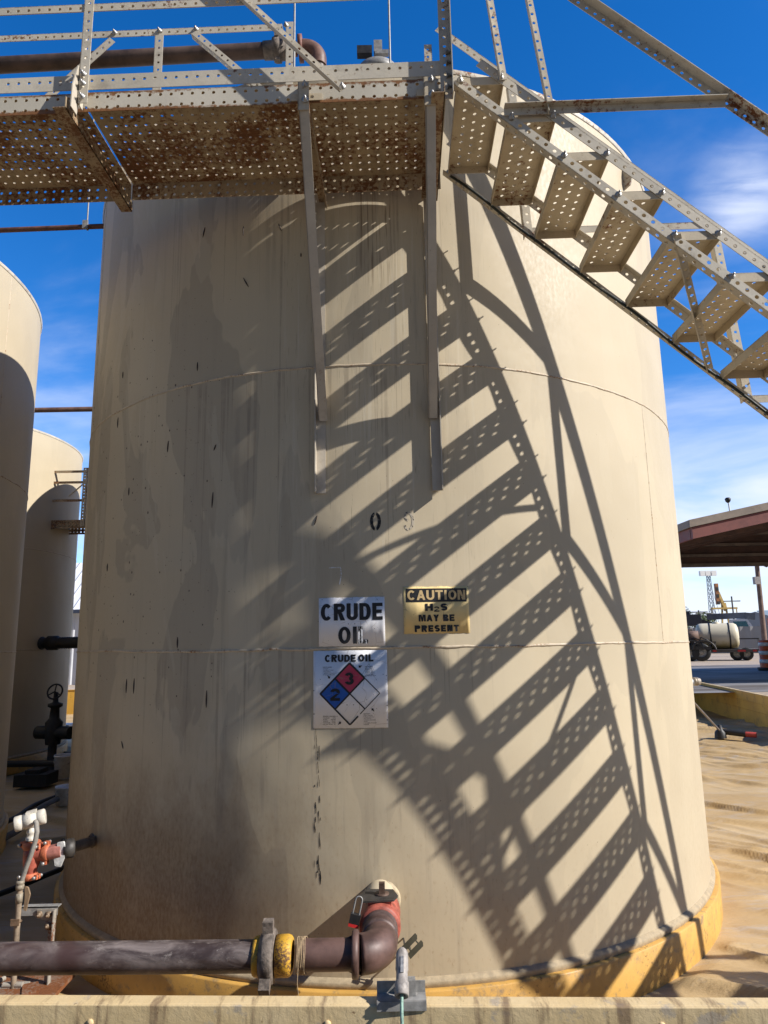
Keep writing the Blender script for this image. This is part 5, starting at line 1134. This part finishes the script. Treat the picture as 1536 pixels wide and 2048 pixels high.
for dd_ in (-3.0, -2.0, 1.3): wheel(t, tb0+d2*dd_-n2*.9+Z*(GZ+.5), .5, .3, n2)
# light mast
t = thing('light_mast', (51.2, 102.6, GZ), 'tall blue grey lattice mast with white floodlights on top', 'mast')
mb = MB(); mc = Vector((51.3, 102.6, 0)); H_ = 11.0
P4 = lambda i, z: mc+Vector(((-1, 1, 1, -1)[i % 4]*(.42-.02*z), (-1, -1, 1, 1)[i % 4]*(.42-.02*z), z))
for i in range(4): mb.beam(P4(i, GZ), P4(i, H_), .07, .07)
for j in range(16):
    z0, z1 = GZ+j*.66, GZ+(j+1)*.66
    for i in range(4): mb.beam(P4(i, z0), P4(i+1, z1), .045, .045)
mb.build('lattice', plain('blue_grey_steel', (.16,.19,.24), .6), t)
mb = MB(); mb.tube([mc+Z*10.3, mc+Vector((1.7, -.7, GZ))], .03, 6); mb.tube([mc+Z*8.0, mc+Vector((1.2, -.5, GZ))], .03, 6); mb.build('guy_wire', plain('blue_grey_wire', (.18,.20,.25), .6), t)
for dx in (-1.1, -.25, .7): mb = MB(); mb.box(mc+Vector((dx, -.3, H_+.05)), .75, .5, .75); mb.build('floodlight', M_white, t)
# yellow derrick
t = thing('pump_jack', (43.4, 84.2, GZ), 'yellow oilfield pump jack with upright banded head', 'pump')
yc_ = Vector((44.1, 84.0, 0)); My = plain('faded_yellow_paint', (.50,.33,.10), .6, 0, .3, 2)
mb = MB()
for dx in (-.65, .65): mb.beam(yc_+X*dx+Z*GZ, yc_+X*dx*.3+Z*5.6, .18, .18)
mb.beam(yc_-X*1.6+Z*4.9, yc_+X*1.6+Z*4.9, .6, .22)
for dx in (-1.6, 1.6): mb.beam(yc_+X*dx+Z*GZ, yc_+X*dx+Z*4.85, .10, .10)
mb.build('frame', My, t)
mb = MB(); mb.beam(yc_+X*.2+Z*4.6, yc_-X*.62+Z*7.0, .35, .35); mb.build('beam', My, t)
mb = MB(); mb.box(yc_+Vector((-.72, 0, 6.75)), .40, .4, 2.7); o_ = mb.build('head', plain('rust_orange_paint', (.32,.13,.05), .6, 0, .3, 2), t)
for z in (5.3, 6.2, 7.1): mb = MB(); mb.box(yc_+Vector((-.72, -.23, z+.3)), .34, .06, .42); mb.build('dark_band', M_dark, o_)
# distant poles
for x, y, zt, lab in ((40.45, 74.5, 5.9, 'thin far utility pole with single crossarm right of the pump jack'), (24.3, 68.5, 4.2, 'short far utility pole with double crossarm beside the trees'), (38.6, 78.0, 4.3, 'small far utility pole just left of the tallest far pole'), (45.5, 78.5, 4.0, 'small far utility pole in front of the blue grey building')):
    if x == 24.3: x, y = 34.2, 69.5
    t = thing('utility_pole', (x, y, GZ), lab, 'pole')
    mb = MB(); mb.tube([(x, y, GZ), (x, y, zt)], .09, 8); mb.build('shaft', plain('grey_wood', (.12,.11,.11), .8), t)
    mb = MB(); mb.box((x, y, zt-.55 if zt > 5 else zt-.2), 1.9, .12, .12); mb.build('crossarm', plain('grey_wood_arm', (.12,.11,.11), .8), t)
# far buildings
t = thing('metal_building', (46, 76, GZ), 'blue grey gabled metal building beyond the fence at the right edge', 'building')
ba = Vector((41.0, 75.2, 0)); bd = Vector((.93, -.37, 0)); bn = Vector((.37, .93, 0)); gw = 4.2
k = NM('blue_grey_siding'); M_bs = k.done(k.mix(k.noise(k.tc.outputs['Object'], .8, 3), (.24,.28,.33), (.31,.35,.40)), .6)
mb = MB(); mb.prism([ba+Z*GZ, ba+bd*gw+Z*GZ, ba+bd*gw+Z*3.3, ba+bd*gw*.5+Z*4.1, ba+Z*3.1], bn, 8.0); mb.build('gable_wall', M_bs, t)
mb = MB(); mb.prism([ba+bd*gw+Z*GZ, ba+bd*14+Z*GZ, ba+bd*14+Z*3.0, ba+bd*gw+Z*3.0], bn, 6.0); o_ = mb.build('side_wing', plain('pale_siding', (.46,.50,.44), .6, 0, .15, 1), t)
mb = MB(); mb.prism([ba+bd*(gw-.2)-bn*.2+Z*2.98, ba+bd*14.2-bn*.2+Z*2.98, ba+bd*14.2+bn*3+Z*4.2, ba+bd*(gw-1.6)+bn*3+Z*4.2], Z, .10); mb.build('roof', plain('blue_roof', (.26,.32,.36), .5), o_)
for i in range(3): mb = MB(); mb.box(ba+bd*(gw+2+i*2.6)-bn*.02+Z*1.4, 1.5, .05, 1.0, bd, bn, Z); mb.build('window', M_dark, o_)
t = thing('dump_bin', (33.5, 46.0, GZ), 'red rusty bin tilted beside the crane truck', 'bin')
q = Vector((29.9, 48.3, 0)); mb = MB(); mb.prism([q+Z*1.3, q+d2*1.9+Z*1.3, q+d2*1.9+Z*1.9, q+Z*2.75], n2, 1.4); mb.build('body', plain('rusty_red_bin', (.30,.10,.07), .7, 0, .4, 2), t); t.location = q+Z*GZ
for ch in t.children:
    for v in ch.data.vertices: v.co = v.co + (Vector((33.5, 46.0, GZ)) - (q+Z*GZ))
mb = MB(); mb.box(Vector((33.5, 46.0, GZ))+d2*.9+n2*.7+Z*.5, 1.2, 1.2, 1.0, d2, n2, Z); o_ = mb.build('stand', M_dark, t)
# trees at the far left of the yard
def tree(c, h, w, lab, seed):
    rg = random.Random(seed); t = thing('tree', c, lab, 'tree'); c = Vector(c)
    mb = MB(); mb.tube([c, c+Z*h*.35, c+Vector((.2, 0, h*.6))], [.22, .16, .08], 10)
    for i in range(5): a = rg.uniform(0, 6.28); mb.tube([c+Z*h*.35, c+Vector((math.cos(a)*w*.5, math.sin(a)*w*.4, h*rg.uniform(.55, .8)))], [.10, .04], 7)
    mb.build('trunk', plain('tree_bark', (.09,.065,.045), .9), t)
    mb = MB(); cl_ = [(c+Vector((rg.gauss(0, w*.36), rg.gauss(0, w*.3), h*rg.uniform(.3, .92))), rg.uniform(.4, .95)) for i in range(26)]
    vs = []; fs = []
    for cc, r_ in cl_:
        for i in range(150):
            d = Vector((rg.gauss(0, 1), rg.gauss(0, 1), rg.gauss(0, .8))); d = d.normalized()*r_*rg.random()**.4; p = cc+d
            a = Vector((rg.gauss(0, 1), rg.gauss(0, 1), rg.gauss(0, 1))).normalized(); b = a.orthogonal().normalized(); s_ = rg.uniform(.06, .15)
            n = len(vs); vs += [p-a*s_, p+b*s_*.5, p+a*s_, p-b*s_*.5]; fs.append((n, n+1, n+2, n+3))
    mb.add(vs, fs); k = NM('foliage'); mb.build('crown', k.done(k.mix(k.noise(k.tc.outputs['Object'], 1.5, 4), (.030,.055,.018), (.085,.115,.035)), .7, 0, .3), t)
tree((31.0, 67.8, GZ), 4.3, 2.6, 'dark green bushy tree behind the pump trailer, taller of two', 3)
tree((33.3, 66.9, GZ), 3.3, 2.2, 'lighter green bushy tree right of the taller tree in the yard', 5)
